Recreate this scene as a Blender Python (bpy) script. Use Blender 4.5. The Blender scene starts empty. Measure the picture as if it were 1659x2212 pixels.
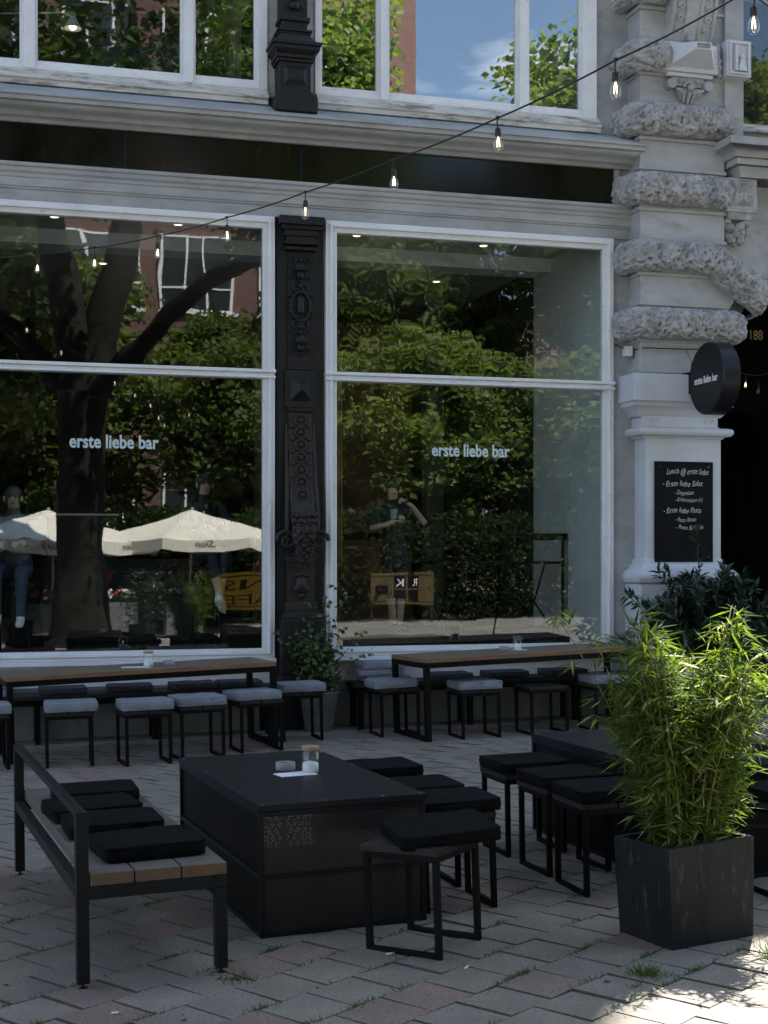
import bpy, bmesh, math, random
import numpy as np
from mathutils import Vector, Matrix, noise, Euler
random.seed(7); rng = np.random.default_rng(7)
sc = bpy.context.scene
COL = sc.collection
R = math.radians

# ------------------------------------------------------------------ camera, sky, sun, exposure
cam = bpy.data.cameras.new("camera"); camo = bpy.data.objects.new("camera", cam); COL.objects.link(camo)
cam.sensor_fit = 'VERTICAL'; cam.sensor_height = 36.0; cam.sensor_width = 27.0
cam.lens = 36.0*3072/2212
cam.shift_y = 94/2212.0
cam.clip_start = 0.05; cam.clip_end = 500
camo.location = (0, 0, 1.61); camo.rotation_euler = (R(90), 0, 0)
sc.camera = camo

SUN_AZ, SUN_EL = 18.0, 57.0
W = bpy.data.worlds.new("World"); sc.world = W; W.use_nodes = True
wt = W.node_tree; wt.nodes.clear()
def wn(t, **k):
    n = wt.nodes.new(t)
    for a, b in k.items(): setattr(n, a, b)
    return n
sky = wn('ShaderNodeTexSky', sky_type='NISHITA', sun_disc=False, sun_elevation=R(SUN_EL), sun_rotation=R(SUN_AZ))
bg = wn('ShaderNodeBackground'); bg.inputs[1].default_value = 0.075
out = wn('ShaderNodeOutputWorld')
tc = wn('ShaderNodeTexCoord'); sep = wn('ShaderNodeSeparateXYZ'); wt.links.new(tc.outputs['Generated'], sep.inputs[0])
mx = wn('ShaderNodeMath', operation='MAXIMUM'); wt.links.new(sep.outputs[2], mx.inputs[0]); mx.inputs[1].default_value = 0.06
dv = wn('ShaderNodeVectorMath', operation='DIVIDE'); cb = wn('ShaderNodeCombineXYZ')
wt.links.new(tc.outputs['Generated'], dv.inputs[0])
for i in range(3): wt.links.new(mx.outputs[0], cb.inputs[i])
wt.links.new(cb.outputs[0], dv.inputs[1])
cn = wn('ShaderNodeTexNoise'); cn.inputs['Scale'].default_value = 1.15; cn.inputs['Detail'].default_value = 8; cn.inputs['Roughness'].default_value = 0.55
wt.links.new(dv.outputs[0], cn.inputs['Vector'])
cr = wn('ShaderNodeValToRGB'); cr.color_ramp.elements[0].position = .53; cr.color_ramp.elements[1].position = .68
wt.links.new(cn.outputs[0], cr.inputs[0])
mixc = wn('ShaderNodeMix', data_type='RGBA'); mixc.inputs[7].default_value = (9.5, 9.8, 10.3, 1)
wt.links.new(cr.outputs[0], mixc.inputs[0]); wt.links.new(sky.outputs[0], mixc.inputs[6])
wt.links.new(mixc.outputs[2], bg.inputs[0]); wt.links.new(bg.outputs[0], out.inputs[0])

sl = bpy.data.lights.new("sun", 'SUN'); sl.energy = 5.0; sl.angle = R(0.55); sl.color = (1, .95, .87)
so = bpy.data.objects.new("sun", sl); COL.objects.link(so)
sdir = Vector((math.sin(R(SUN_AZ))*math.cos(R(SUN_EL)), math.cos(R(SUN_AZ))*math.cos(R(SUN_EL)), math.sin(R(SUN_EL))))
so.rotation_euler = (-sdir).to_track_quat('-Z', 'Y').to_euler()
vs = sc.view_settings; vs.view_transform = 'Standard'; vs.look = 'None'; vs.gamma = 1; vs.use_curve_mapping = False
vs.exposure = 2.12

# ------------------------------------------------------------------ helpers
FA = math.atan(3072/11000)                     # the facade's turn against the camera
FU = Vector((math.cos(FA), math.sin(FA), 0)); FN = Vector((math.sin(FA), -math.cos(FA), 0))
FP = Vector((-.40, 13.5, 0))
G = .013                                        # the pavement climbs gently to the right
def Wd(s, d, z): return FP + FU*s + FN*d + Vector((0, 0, z))

def tag(o, label=None, cat=None, group=None, kind=None):
    if label: o['label'] = label
    if cat: o['category'] = cat
    if group: o['group'] = group
    if kind: o['kind'] = kind
    return o
def thing(name, label, cat, loc=(0, 0, 0), yaw=0.0, group=None, roll=0.0, pitch=0.0):
    o = bpy.data.objects.new(name, None); COL.objects.link(o); o.empty_display_size = .1
    o.location = loc
    o.rotation_euler = (Matrix.Rotation(-roll, 3, 'Y') @ Matrix.Rotation(pitch, 3, 'X') @ Matrix.Rotation(yaw, 3, 'Z')).to_euler()
    return tag(o, label, cat, group)
def onground(x, y, z=0): return (x, y, G*x+z)

class MB:
    def __init__(s): s.v = []; s.f = []; s.m = []
    def add(s, vs_, fs, m=0):
        b = len(s.v); s.v += [tuple(p) for p in vs_]; s.f += [tuple(i+b for i in f) for f in fs]; s.m += [m]*len(fs); return s
    def box(s, x0, x1, y0, y1, z0, z1, m=0, M=None):
        p = [Vector(q) for q in ((x0,y0,z0),(x1,y0,z0),(x1,y1,z0),(x0,y1,z0),(x0,y0,z1),(x1,y0,z1),(x1,y1,z1),(x0,y1,z1))]
        if M: p = [M @ q for q in p]
        return s.add(p, [(0,3,2,1),(4,5,6,7),(0,1,5,4),(1,2,6,5),(2,3,7,6),(3,0,4,7)], m)
    def frustum(s, cx, cy, z0, z1, a0, b0, a1, b1, m=0):
        p = [(cx-a0,cy-b0,z0),(cx+a0,cy-b0,z0),(cx+a0,cy+b0,z0),(cx-a0,cy+b0,z0),(cx-a1,cy-b1,z1),(cx+a1,cy-b1,z1),(cx+a1,cy+b1,z1),(cx-a1,cy+b1,z1)]
        return s.add(p, [(0,3,2,1),(4,5,6,7),(0,1,5,4),(1,2,6,5),(2,3,7,6),(3,0,4,7)], m)
    def tube(s, pts, r, n=8, m=0, cap=True):
        pts = [Vector(p) for p in pts]; k = len(pts)
        rr = r if isinstance(r, (list, tuple)) else [r]*k
        ref = Vector((0, 0, 1)); b = len(s.v); prev = None
        for i, p in enumerate(pts):
            t = (pts[min(i+1, k-1)]-pts[max(i-1, 0)]).normalized()
            if prev is None:
                a = t.cross(ref if abs(t.z) < .9 else Vector((1, 0, 0))).normalized()
            else:
                a = (prev - t*prev.dot(t)).normalized()
            prev = a; c = t.cross(a)
            for j in range(n):
                an = 2*math.pi*j/n; s.v.append(tuple(p + (a*math.cos(an)+c*math.sin(an))*rr[i]))
        for i in range(k-1):
            for j in range(n):
                j2 = (j+1) % n; s.f.append((b+i*n+j, b+i*n+j2, b+(i+1)*n+j2, b+(i+1)*n+j)); s.m.append(m)
        if cap:
            s.f.append(tuple(b+j for j in reversed(range(n)))); s.m.append(m)
            s.f.append(tuple(b+(k-1)*n+j for j in range(n))); s.m.append(m)
        return s
    def lathe(s, prof, n=20, c=(0, 0, 0), axis='z', m=0, a0=0., a1=2*math.pi):
        full = abs(a1-a0-2*math.pi) < 1e-6; b = len(s.v); k = len(prof); nn = n if full else n+1
        for i in range(nn):
            an = a0+(a1-a0)*i/n
            for (r, z) in prof:
                x, y = r*math.cos(an), r*math.sin(an)
                q = (x, y, z) if axis == 'z' else ((x, -z, y) if axis == 'y' else (z, x, y))
                s.v.append((q[0]+c[0], q[1]+c[1], q[2]+c[2]))
        for i in range(n):
            i2 = (i+1) % nn
            for j in range(k-1):
                s.f.append((b+i*k+j, b+i2*k+j, b+i2*k+j+1, b+i*k+j+1)); s.m.append(m)
        return s
    def ball(s, c, rx, ry, rz, n=12, m=0):
        prof = [(math.sin(math.pi*i/(n//2+2)), -math.cos(math.pi*i/(n//2+2))) for i in range(n//2+3)]
        b = len(s.v); s.lathe(prof, n, m=m)
        for i in range(b, len(s.v)):
            x, y, z = s.v[i]; s.v[i] = (c[0]+x*rx, c[1]+y*ry, c[2]+z*rz)
        return s
    def mould(s, prof, s0, s1, m=0, ret0=False, ret1=False):
        # a moulding: profile of (outward, height) run along the facade; with mitred returns
        prof = [(d, z) for d, z in prof]; k = len(prof); b = len(s.v)
        for (sx, r, sg) in ((s0, ret0, -1), (s1, ret1, 1)):
            for d, z in prof: s.v.append((sx+(sg*d if r else 0), -d, z))
        for j in range(k):
            j2 = (j+1) % k; s.f.append((b+j, b+j2, b+k+j2, b+k+j)); s.m.append(m)
        if ret0:                                      # the profile turns the corner and runs back to the wall
            b2 = len(s.v)
            for d, z in prof: s.v.append((s0-d, 0.0, z))
            for j in range(k):
                j2 = (j+1) % k; s.f.append((b+j, b2+j, b2+j2, b+j2)); s.m.append(m)
        s.f.append(tuple(b+j for j in reversed(range(k)))); s.m.append(m)
        s.f.append(tuple(b+k+j for j in range(k))); s.m.append(m)
        return s
    def mesh(s, name, mats, smooth=False, fixn=True):
        me = bpy.data.meshes.new(name); me.from_pydata(s.v, [], s.f)
        for mt in (mats if isinstance(mats, (list, tuple)) else [mats]): me.materials.append(mt)
        if any(s.m): me.polygons.foreach_set('material_index', s.m)
        if fixn:
            bm = bmesh.new(); bm.from_mesh(me); bmesh.ops.recalc_face_normals(bm, faces=bm.faces); bm.to_mesh(me); bm.free()
        if smooth:
            me.polygons.foreach_set('use_smooth', [True]*len(me.polygons))
            if smooth != 'all': me.set_sharp_from_angle(angle=R(38))
        me.update(); return me
    def build(s, name, mats, parent=None, smooth=False, bevel=0, label=None, kind=None, fixn=True):
        return link(name, s.mesh(name, mats, smooth, fixn), parent, bevel, label, kind)
def link(name, me, parent=None, bevel=0, label=None, kind=None):
    o = bpy.data.objects.new(name, me); COL.objects.link(o)
    if parent: o.parent = parent
    if bevel:
        b = o.modifiers.new('bevel', 'BEVEL'); b.width = bevel; b.segments = 2; b.limit_method = 'ANGLE'; b.angle_limit = R(40)
        b.harden_normals = False
    if label: o['label'] = label
    if kind: o['kind'] = kind
    return o
def copy_tree(o, parent=None):
    c = o.copy(); COL.objects.link(c)
    if parent: c.parent = parent
    for ch in list(o.children): copy_tree(ch, c)
    return c

# ------------------------------------------------------------------ materials
def mat(name, col, rough=.6, var=.15, scale=6., bump=0., bscale=40., metal=0., spec=.5, col2=None, detail=5, trans=0., emit=None, dirt=None, stretch=None, objrand=0., sheen=0.):
    m = bpy.data.materials.new(name); m.use_nodes = True; t = m.node_tree; p = t.nodes['Principled BSDF']
    p.inputs['Roughness'].default_value = rough; p.inputs['Metallic'].default_value = metal; p.inputs['Specular IOR Level'].default_value = spec
    if sheen: p.inputs['Sheen Weight'].default_value = sheen
    c2 = col2 if col2 else tuple(max(0, c*(1-var*2)) for c in col); c1 = col if col2 else tuple(min(1, c*(1+var*.6)) for c in col)
    tcn = t.nodes.new('ShaderNodeTexCoord'); vec = tcn.outputs['Object']
    if stretch:
        mp = t.nodes.new('ShaderNodeMapping'); mp.inputs['Scale'].default_value = stretch; t.links.new(vec, mp.inputs[0]); vec = mp.outputs[0]
    nz = t.nodes.new('ShaderNodeTexNoise'); nz.inputs['Scale'].default_value = scale; nz.inputs['Detail'].default_value = detail; nz.inputs['Roughness'].default_value = .6
    t.links.new(vec, nz.inputs['Vector'])
    rp = t.nodes.new('ShaderNodeValToRGB'); rp.color_ramp.elements[0].position = .32; rp.color_ramp.elements[1].position = .68
    rp.color_ramp.elements[0].color = (*c2, 1); rp.color_ramp.elements[1].color = (*c1, 1)
    t.links.new(nz.outputs[0], rp.inputs[0]); colout = rp.outputs[0]
    if dirt:                                          # stains with a shape of their own
        n2 = t.nodes.new('ShaderNodeTexNoise'); n2.inputs['Scale'].default_value = dirt[1]; n2.inputs['Detail'].default_value = 9; n2.inputs['Roughness'].default_value = .7
        t.links.new(vec, n2.inputs['Vector'])
        r2 = t.nodes.new('ShaderNodeValToRGB'); r2.color_ramp.elements[0].position = dirt[2]; r2.color_ramp.elements[1].position = dirt[2]+dirt[3]
        t.links.new(n2.outputs[0], r2.inputs[0])
        mm = t.nodes.new('ShaderNodeMix'); mm.data_type = 'RGBA'; t.links.new(r2.outputs[0], mm.inputs[0]); t.links.new(colout, mm.inputs[6]); mm.inputs[7].default_value = (*dirt[0], 1); colout = mm.outputs[2]
    if objrand:
        oi = t.nodes.new('ShaderNodeObjectInfo'); mr = t.nodes.new('ShaderNodeMapRange'); mr.inputs[3].default_value = 1-objrand; mr.inputs[4].default_value = 1+objrand
        t.links.new(oi.outputs['Random'], mr.inputs[0])
        vm = t.nodes.new('ShaderNodeVectorMath'); vm.operation = 'SCALE'; t.links.new(colout, vm.inputs[0]); t.links.new(mr.outputs[0], vm.inputs['Scale']); colout = vm.outputs[0]
    t.links.new(colout, p.inputs['Base Color'])
    if bump:
        nb = t.nodes.new('ShaderNodeTexNoise'); nb.inputs['Scale'].default_value = bscale; nb.inputs['Detail'].default_value = 6; t.links.new(vec, nb.inputs['Vector'])
        bp = t.nodes.new('ShaderNodeBump'); bp.inputs['Strength'].default_value = bump; bp.inputs['Distance'].default_value = .01
        t.links.new(nb.outputs[0], bp.inputs['Height']); t.links.new(bp.outputs[0], p.inputs['Normal'])
    if emit:
        p.inputs['Emission Color'].default_value = (*emit[0], 1); p.inputs['Emission Strength'].default_value = emit[1]
    if trans:
        tr = t.nodes.new('ShaderNodeBsdfTranslucent'); t.links.new(colout, tr.inputs[0])
        vm = t.nodes.new('ShaderNodeVectorMath'); vm.operation = 'MULTIPLY'; vm.inputs[1].default_value = (1.5, 1.6, .55); t.links.new(colout, vm.inputs[0]); t.links.new(vm.outputs[0], tr.inputs[0])
        ms = t.nodes.new('ShaderNodeMixShader'); ms.inputs[0].default_value = trans
        t.links.new(p.outputs[0], ms.inputs[1]); t.links.new(tr.outputs[0], ms.inputs[2]); t.links.new(ms.outputs[0], t.nodes['Material Output'].inputs[0])
    return m
def glassmat(name, base=.075, wav=.02, wscale=1.2, tint=(.93, .96, .95), rough=0.0):
    m = bpy.data.materials.new(name); m.use_nodes = True; t = m.node_tree; t.nodes.remove(t.nodes['Principled BSDF'])
    tr = t.nodes.new('ShaderNodeBsdfTransparent'); tr.inputs[0].default_value = (*tint, 1)
    gl = t.nodes.new('ShaderNodeBsdfGlossy'); gl.inputs['Roughness'].default_value = rough; gl.inputs[0].default_value = (.97, .99, 1, 1)
    lw = t.nodes.new('ShaderNodeLayerWeight'); lw.inputs[0].default_value = .5
    pw = t.nodes.new('ShaderNodeMath'); pw.operation = 'POWER'; pw.inputs[1].default_value = 4; t.links.new(lw.outputs['Facing'], pw.inputs[0])
    ma = t.nodes.new('ShaderNodeMath'); ma.operation = 'MULTIPLY_ADD'; ma.inputs[1].default_value = .7; ma.inputs[2].default_value = base; t.links.new(pw.outputs[0], ma.inputs[0])
    tcn = t.nodes.new('ShaderNodeTexCoord'); mp = t.nodes.new('ShaderNodeMapping'); mp.inputs['Scale'].default_value = (1.7, 0.0, .8); t.links.new(tcn.outputs['Object'], mp.inputs[0])
    nz = t.nodes.new('ShaderNodeTexNoise'); nz.inputs['Scale'].default_value = wscale; nz.inputs['Detail'].default_value = 2.0; t.links.new(mp.outputs[0], nz.inputs['Vector'])
    bp = t.nodes.new('ShaderNodeBump'); bp.inputs['Strength'].default_value = 1.0; bp.inputs['Distance'].default_value = wav; t.links.new(nz.outputs[0], bp.inputs['Height']); t.links.new(bp.outputs[0], gl.inputs['Normal'])
    ms = t.nodes.new('ShaderNodeMixShader'); t.links.new(ma.outputs[0], ms.inputs[0]); t.links.new(tr.outputs[0], ms.inputs[1]); t.links.new(gl.outputs[0], ms.inputs[2]); t.links.new(ms.outputs[0], t.nodes['Material Output'].inputs[0])
    return m

M = {}
M['white'] = mat('white_paint', (.74, .75, .78), .35, .05, 3, bump=.08, bscale=25, dirt=((.45, .43, .39), 7, .60, .14))
M['sillpaint'] = mat('weathered_sill_paint', (.58, .58, .575), .5, .1, 4, bump=.25, bscale=30, dirt=((.22, .20, .16), 6, .50, .14), stretch=(.6, 1, 3))
M['stone'] = mat('grey_stone_paint', (.37, .38, .39), .7, .14, 2.2, bump=.25, bscale=60, dirt=((.23, .215, .19), 3.5, .54, .22), stretch=(.7, 1, 1.6))
M['stonewhite'] = mat('pale_stone_paint', (.56, .585, .63), .6, .06, 2.2, bump=.2, bscale=60, dirt=((.42, .42, .42), 5, .64, .16))
M['rough'] = mat('rough_hewn_stone', (.42, .42, .43), .9, .2, 9, bump=.9, bscale=55, spec=.2, dirt=((.10, .098, .095), 34, .585, .07))
M['fascia'] = mat('polished_black_stone', (.009, .009, .008), .10, .4, 3, spec=.42, dirt=((.035, .034, .032), 14, .6, .2), stretch=(1, 1, .35))
M['iron'] = mat('painted_cast_iron', (.013, .0132, .0145), .5, .2, 12, bump=.2, bscale=70, spec=.3)
M['ironrust'] = mat('rusty_cast_iron', (.030, .028, .028), .6, .2, 12, bump=.3, bscale=70, col2=(.030, .022, .017), spec=.3)
M['plinth'] = mat('plinth_render', (.20, .20, .20), .8, .15, 3, bump=.3, bscale=50, dirt=((.06, .06, .055), 3, .55, .2))
M['black'] = mat('black_powder_coat', (.004, .004, .0045), .5, .2, 20, bump=.1, bscale=120, spec=.13, dirt=((.03, .03, .03), 60, .73, .06))
M['blacktop'] = mat('black_sheet_metal', (.0085, .0105, .0145), .45, .2, 5, bump=.12, bscale=90, spec=.2, dirt=((.03, .03, .032), 45, .72, .08))
M['benchframe'] = mat('anthracite_steel', (.013, .0135, .0145), .5, .15, 15, bump=.08, bscale=120, spec=.18, dirt=((.07, .07, .07), 70, .72, .06))
M['wood'] = mat('oiled_tabletop_wood', (.215, .160, .115), .55, .3, 3.0, bump=.25, bscale=14, stretch=(1.2, 14, 14), col2=(.135, .10, .072), dirt=((.09, .07, .055), 5, .62, .1))
M['woodedge'] = mat('table_edge_wood', (.24, .125, .06), .6, .3, 3, bump=.2, bscale=20, stretch=(1.2, 14, 14), col2=(.13, .065, .032))
M['woodgrey'] = mat('weathered_plank_wood', (.125, .113, .100), .7, .3, 3, bump=.4, bscale=14, stretch=(16, 1.2, 16), col2=(.085, .074, .064), dirt=((.05, .045, .04), 4, .62, .1))
M['woodend'] = mat('end_grain_wood', (.145, .085, .045), .7, .3, 14, bump=.3, bscale=60, col2=(.09, .052, .03))
M['wooddark'] = mat('dark_stained_wood', (.026, .023, .020), .6, .3, 3, bump=.4, bscale=20, stretch=(14, 1.2, 14), spec=.2, dirt=((.12, .10, .085), 12, .60, .10))
M['cloth_black'] = mat('black_canvas', (.0042, .0042, .0052), .9, .2, 9, bump=.35, bscale=240, spec=.12)
M['cloth_grey'] = mat('grey_canvas', (.22, .235, .27), .9, .1, 7, bump=.3, bscale=200, spec=.2, dirt=((.13, .135, .15), 6, .6, .15))
M['cloth_dark'] = mat('charcoal_canvas', (.05, .052, .058), .9, .2, 9, bump=.3, bscale=200, spec=.2)
M['planter'] = mat('slate_fibre_cement', (.016, .0165, .018), .65, .25, 6, spec=.2, bump=.25, bscale=50, dirt=((.07, .07, .075), 26, .57, .14), stretch=(1, 1, .3))
M['concrete'] = mat('concrete_pot', (.16, .165, .165), .8, .2, 7, bump=.3, bscale=60, dirt=((.08, .085, .08), 6, .55, .15))
M['soil'] = mat('soil', (.02, .015, .011), .95, .3, 30, bump=1, bscale=60)
M['bamboo'] = mat('bamboo_leaf', (.115, .155, .030), .6, .3, 18, trans=.55, col2=(.040, .085, .016), spec=.2)
M['bamboodry'] = mat('bamboo_leaf_pale', (.30, .32, .12), .5, .3, 14, trans=.35, col2=(.20, .25, .07))
M['culm'] = mat('bamboo_culm', (.16, .15, .06), .5, .3, 20, col2=(.10, .075, .035))
M['laurel'] = mat('laurel_leaf', (.018, .045, .020), .3, .3, 12, trans=.15, col2=(.010, .028, .012), spec=.5)
M['hedge'] = mat('hedge_leaf', (.030, .050, .016), .85, .3, 8, trans=.2, col2=(.014, .028, .010), spec=.08)
M['vine'] = mat('small_round_leaf', (.075, .130, .035), .45, .3, 15, trans=.3, col2=(.040, .085, .024))
M['twig'] = mat('brown_twig', (.07, .05, .03), .8, .3, 30)
M['grass'] = mat('grass_blade', (.07, .13, .028), .6, .3, 9, trans=.3, col2=(.035, .08, .018))
M['moss'] = mat('joint_moss', (.085, .080, .054), .95, .3, 25, bump=1, bscale=80, col2=(.065, .058, .044))
M['tree'] = mat('tree_leaf', (.165, .205, .068), .6, .3, .9, trans=.45, col2=(.075, .112, .036), objrand=.35, spec=.3)
M['planeleaf'] = mat('plane_tree_leaf', (.06, .11, .022), .5, .3, .9, trans=.35, col2=(.03, .065, .015))
M['bark'] = mat('plane_bark', (.020, .018, .014), .9, .3, 5, bump=.8, bscale=12, spec=.2, dirt=((.045, .045, .028), 6, .66, .1))
M['brick'] = None
M['paver'] = mat('grey_paver', (.225, .203, .168), .85, .12, 4, bump=.35, bscale=130, objrand=.07, dirt=((.115, .105, .092), 75, .53, .07))
M['paverpink'] = mat('pink_paver', (.225, .168, .145), .85, .10, 4, bump=.35, bscale=130, objrand=.08, dirt=((.115, .08, .072), 75, .52, .07))
M['ground'] = mat('street_paving', (.21, .20, .185), .9, .15, .8, bump=.3, bscale=20, dirt=((.17, .16, .14), 4, .6, .2))
M['paper'] = mat('white_paper', (.75, .77, .82), .8, .03, 5)
M['sugar'] = mat('white_sugar', (.75, .75, .76), .9, .05, 200, bump=.3, bscale=300)
M['ceramic'] = mat('grey_ceramic', (.26, .265, .28), .5, .06, 20)
M['cork'] = mat('pale_lid_wood', (.42, .27, .15), .6, .15, 12)
M['ash'] = mat('ash', (.12, .12, .12), .9, .3, 60)
M['signblack'] = mat('sign_black', (.006, .0065, .009), .4, .15, 5, spec=.3)
M['signtext'] = mat('sign_letter', (.78, .77, .74), .5, .02, 5)
M['letter'] = mat('window_letter', (.55, .66, .69), .6, .04, 5)
M['chalk'] = mat('chalk', (.72, .72, .72), .9, .2, 80)
M['board'] = mat('chalkboard_black', (.006, .0065, .007), .6, .3, 4, spec=.12)
M['gold'] = mat('gold_letter', (.9, .68, .28), .4, .1, 10)
M['rubber'] = mat('black_rubber', (.010, .010, .010), .6, .1, 20)
M['bolt'] = mat('screw_metal', (.35, .35, .36), .4, .1, 40, metal=.8)
M['bulbglow'] = mat('lamp_filament', (1, .8, .5), .5, 0, 5, emit=((1, .70, .36), 2.0))
M['bulbfaint'] = mat('lamp_filament_dim', (1, .9, .75), .5, 0, 5, emit=((1, .85, .65), .7))
M['plastic'] = mat('white_plastic', (.62, .62, .62), .5, .04, 9)
M['int_wall'] = mat('interior_wall', (.10, .09, .08), .8, .2, 1.2)
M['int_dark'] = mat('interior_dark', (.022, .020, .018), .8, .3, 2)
M['int_white'] = mat('interior_white', (.62, .64, .64), .8, .05, 1.5)
M['int_ceiling'] = mat('interior_ceiling', (.42, .42, .40), .8, .06, 1.5)
M['int_floor'] = mat('interior_floor', (.045, .032, .022), .5, .3, 3)
M['curtain'] = mat('ochre_curtain', (.34, .20, .05), .8, .2, 3, stretch=(20, 1, .3))
M['orange'] = mat('orange_lampshade', (.5, .2, .04), .8, .1, 4, emit=((1, .30, .04), .05))
M['spot'] = mat('ceiling_spot_glow', (1, .9, .7), .5, 0, 4, emit=((1, .85, .65), .8))
M['steel'] = mat('brushed_steel', (.4, .41, .42), .3, .1, 5, metal=.9)
M['screen'] = mat('dark_glass_case', (.014, .016, .016), .3, .2, 3, spec=.15)
M['bottle'] = mat('dark_bottle_glass', (.008, .010, .008), .1, .1, 5)
M['foil'] = mat('bottle_foil', (.35, .25, .08), .4, .1, 9)
M['skin'] = mat('skin', (.50, .31, .23), .55, .08, 9)
M['hairdark'] = mat('dark_hair', (.018, .013, .010), .6, .2, 60)
M['hairgrey'] = mat('grey_hair', (.06, .055, .05), .6, .2, 60)
M['shirtblack'] = mat('black_shirt', (.012, .012, .014), .85, .2, 12)
M['shirtwhite'] = mat('patterned_white_shirt', (.65, .65, .68), .8, .05, 4, dirt=((.06, .06, .08), 14, .56, .04))
M['denim'] = mat('blue_denim', (.035, .055, .11), .85, .2, 20)
M['navy'] = mat('navy_cloth', (.015, .02, .045), .85, .2, 20)
M['greyknit'] = mat('grey_shirt', (.09, .10, .115), .85, .15, 15)
M['sneaker'] = mat('white_sneaker', (.66, .69, .70), .6, .05, 15)
M['sock'] = mat('dark_sock', (.03, .022, .024), .9, .2, 30)
M['news'] = mat('newsprint', (.30, .315, .34), .85, .12, 14, dirt=((.25, .27, .30), 60, .55, .05))
M['canvas'] = mat('cream_parasol_canvas', (.80, .755, .69), .85, .05, 2, trans=.12)
M['polewood'] = mat('pale_pole', (.45, .38, .30), .6, .1, 8)
M['yellow'] = mat('yellow_board', (.46, .27, .015), .6, .08, 3); M['yellow_shaded'] = mat('shaded_yellow_board', (.085, .055, .008), .7, .2, 5)  # second, darker yellow has the tree shade on that board put into its colour
M['red'] = mat('red_cloth', (.45, .02, .02), .7, .1, 5)
M['petalred'] = mat('red_petal', (.45, .015, .025), .7, .2, 30)
M['petalwhite'] = mat('white_petal', (.75, .75, .72), .7, .05, 30)
M['frame_white'] = mat('white_window_frame', (.78, .78, .78), .5, .04, 4)
M['winglass'] = mat('far_window_glass', (.03, .035, .04), .06, .2, 2, spec=.6)
M['glass_low'] = glassmat('shop_glass', .074, .0026, .7, rough=.009)
M['glass_wavy'] = glassmat('old_shop_glass', .074, .0028, 1.4, rough=.010)
M['glass_up'] = glassmat('upper_glass', .23, .0012, .6, rough=.008)
M['jarglass'] = glassmat('jar_glass', .06, 0.0, 1, (.97, .98, .98))
M['bulbglass'] = glassmat('bulb_glass', .06, 0.0, 1, (.96, .96, .95))
def brickmat(name, c1, c2, mortar, sc_=1.0):
    m = mat(name, c1, .85, .2, 4, bump=.2, bscale=40); t = m.node_tree; p = t.nodes['Principled BSDF']
    tcn = t.nodes.new('ShaderNodeTexCoord'); mp = t.nodes.new('ShaderNodeMapping'); mp.inputs['Rotation'].default_value = (R(-90), 0, 0); t.links.new(tcn.outputs['Object'], mp.inputs[0])
    b = t.nodes.new('ShaderNodeTexBrick'); b.inputs['Scale'].default_value = sc_; b.inputs['Brick Width'].default_value = .26; b.inputs['Row Height'].default_value = .085; b.inputs['Mortar Size'].default_value = .008
    b.inputs['Color1'].default_value = (*c1, 1); b.inputs['Color2'].default_value = (*c2, 1); b.inputs['Mortar'].default_value = (*mortar, 1)
    t.links.new(mp.outputs[0], b.inputs['Vector']); t.links.new(b.outputs[0], p.inputs['Base Color']); return m
M['brick'] = brickmat('red_brick', (.150, .060, .046), (.105, .043, .036), (.15, .13, .115))
M['brick2'] = brickmat('brown_brick', (.25, .15, .11), (.20, .11, .08), (.22, .19, .16))
M['roof'] = mat('grey_roof', (.12, .12, .13), .7, .2, 2)
def perfmat(name, cell, rad, hexa=True, col=(.012, .0125, .014)):
    # a sheet with real see-through holes: round holes on a hexagonal grid
    m = bpy.data.materials.new(name); m.use_nodes = True; t = m.node_tree; p = t.nodes['Principled BSDF']
    p.inputs['Base Color'].default_value = (*col, 1); p.inputs['Roughness'].default_value = .45
    tcn = t.nodes.new('ShaderNodeTexCoord'); sp = t.nodes.new('ShaderNodeSeparateXYZ'); t.links.new(tcn.outputs['Object'], sp.inputs[0])
    def mth(op, a, b=None):
        n = t.nodes.new('ShaderNodeMath'); n.operation = op
        for i, q in enumerate((a, b)):
            if q is None: continue
            if isinstance(q, (int, float)): n.inputs[i].default_value = q
            else: t.links.new(q, n.inputs[i])
        return n.outputs[0]
    def dist(ox, oz):
        fx = mth('SUBTRACT', mth('FRACT', mth('ADD', mth('DIVIDE', sp.outputs[0], cell), 50+ox)), .5)
        fz = mth('MULTIPLY', mth('SUBTRACT', mth('FRACT', mth('ADD', mth('DIVIDE', sp.outputs[2], cell*1.732), 50+oz)), .5), 1.732)
        return mth('SQRT', mth('ADD', mth('MULTIPLY', fx, fx), mth('MULTIPLY', fz, fz)))
    d = mth('MINIMUM', dist(0, 0), dist(.5, .5))
    hole = mth('LESS_THAN', d, rad/cell)
    tr = t.nodes.new('ShaderNodeBsdfTransparent'); ms = t.nodes.new('ShaderNodeMixShader')
    t.links.new(hole, ms.inputs[0]); t.links.new(p.outputs[0], ms.inputs[1]); t.links.new(tr.outputs[0], ms.inputs[2]); t.links.new(ms.outputs[0], t.nodes['Material Output'].inputs[0])
    return m
M['perf'] = perfmat('fine_perforated_sheet', .011, .0020)
M['perfbig'] = perfmat('coarse_perforated_sheet', .040, .0165)

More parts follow.
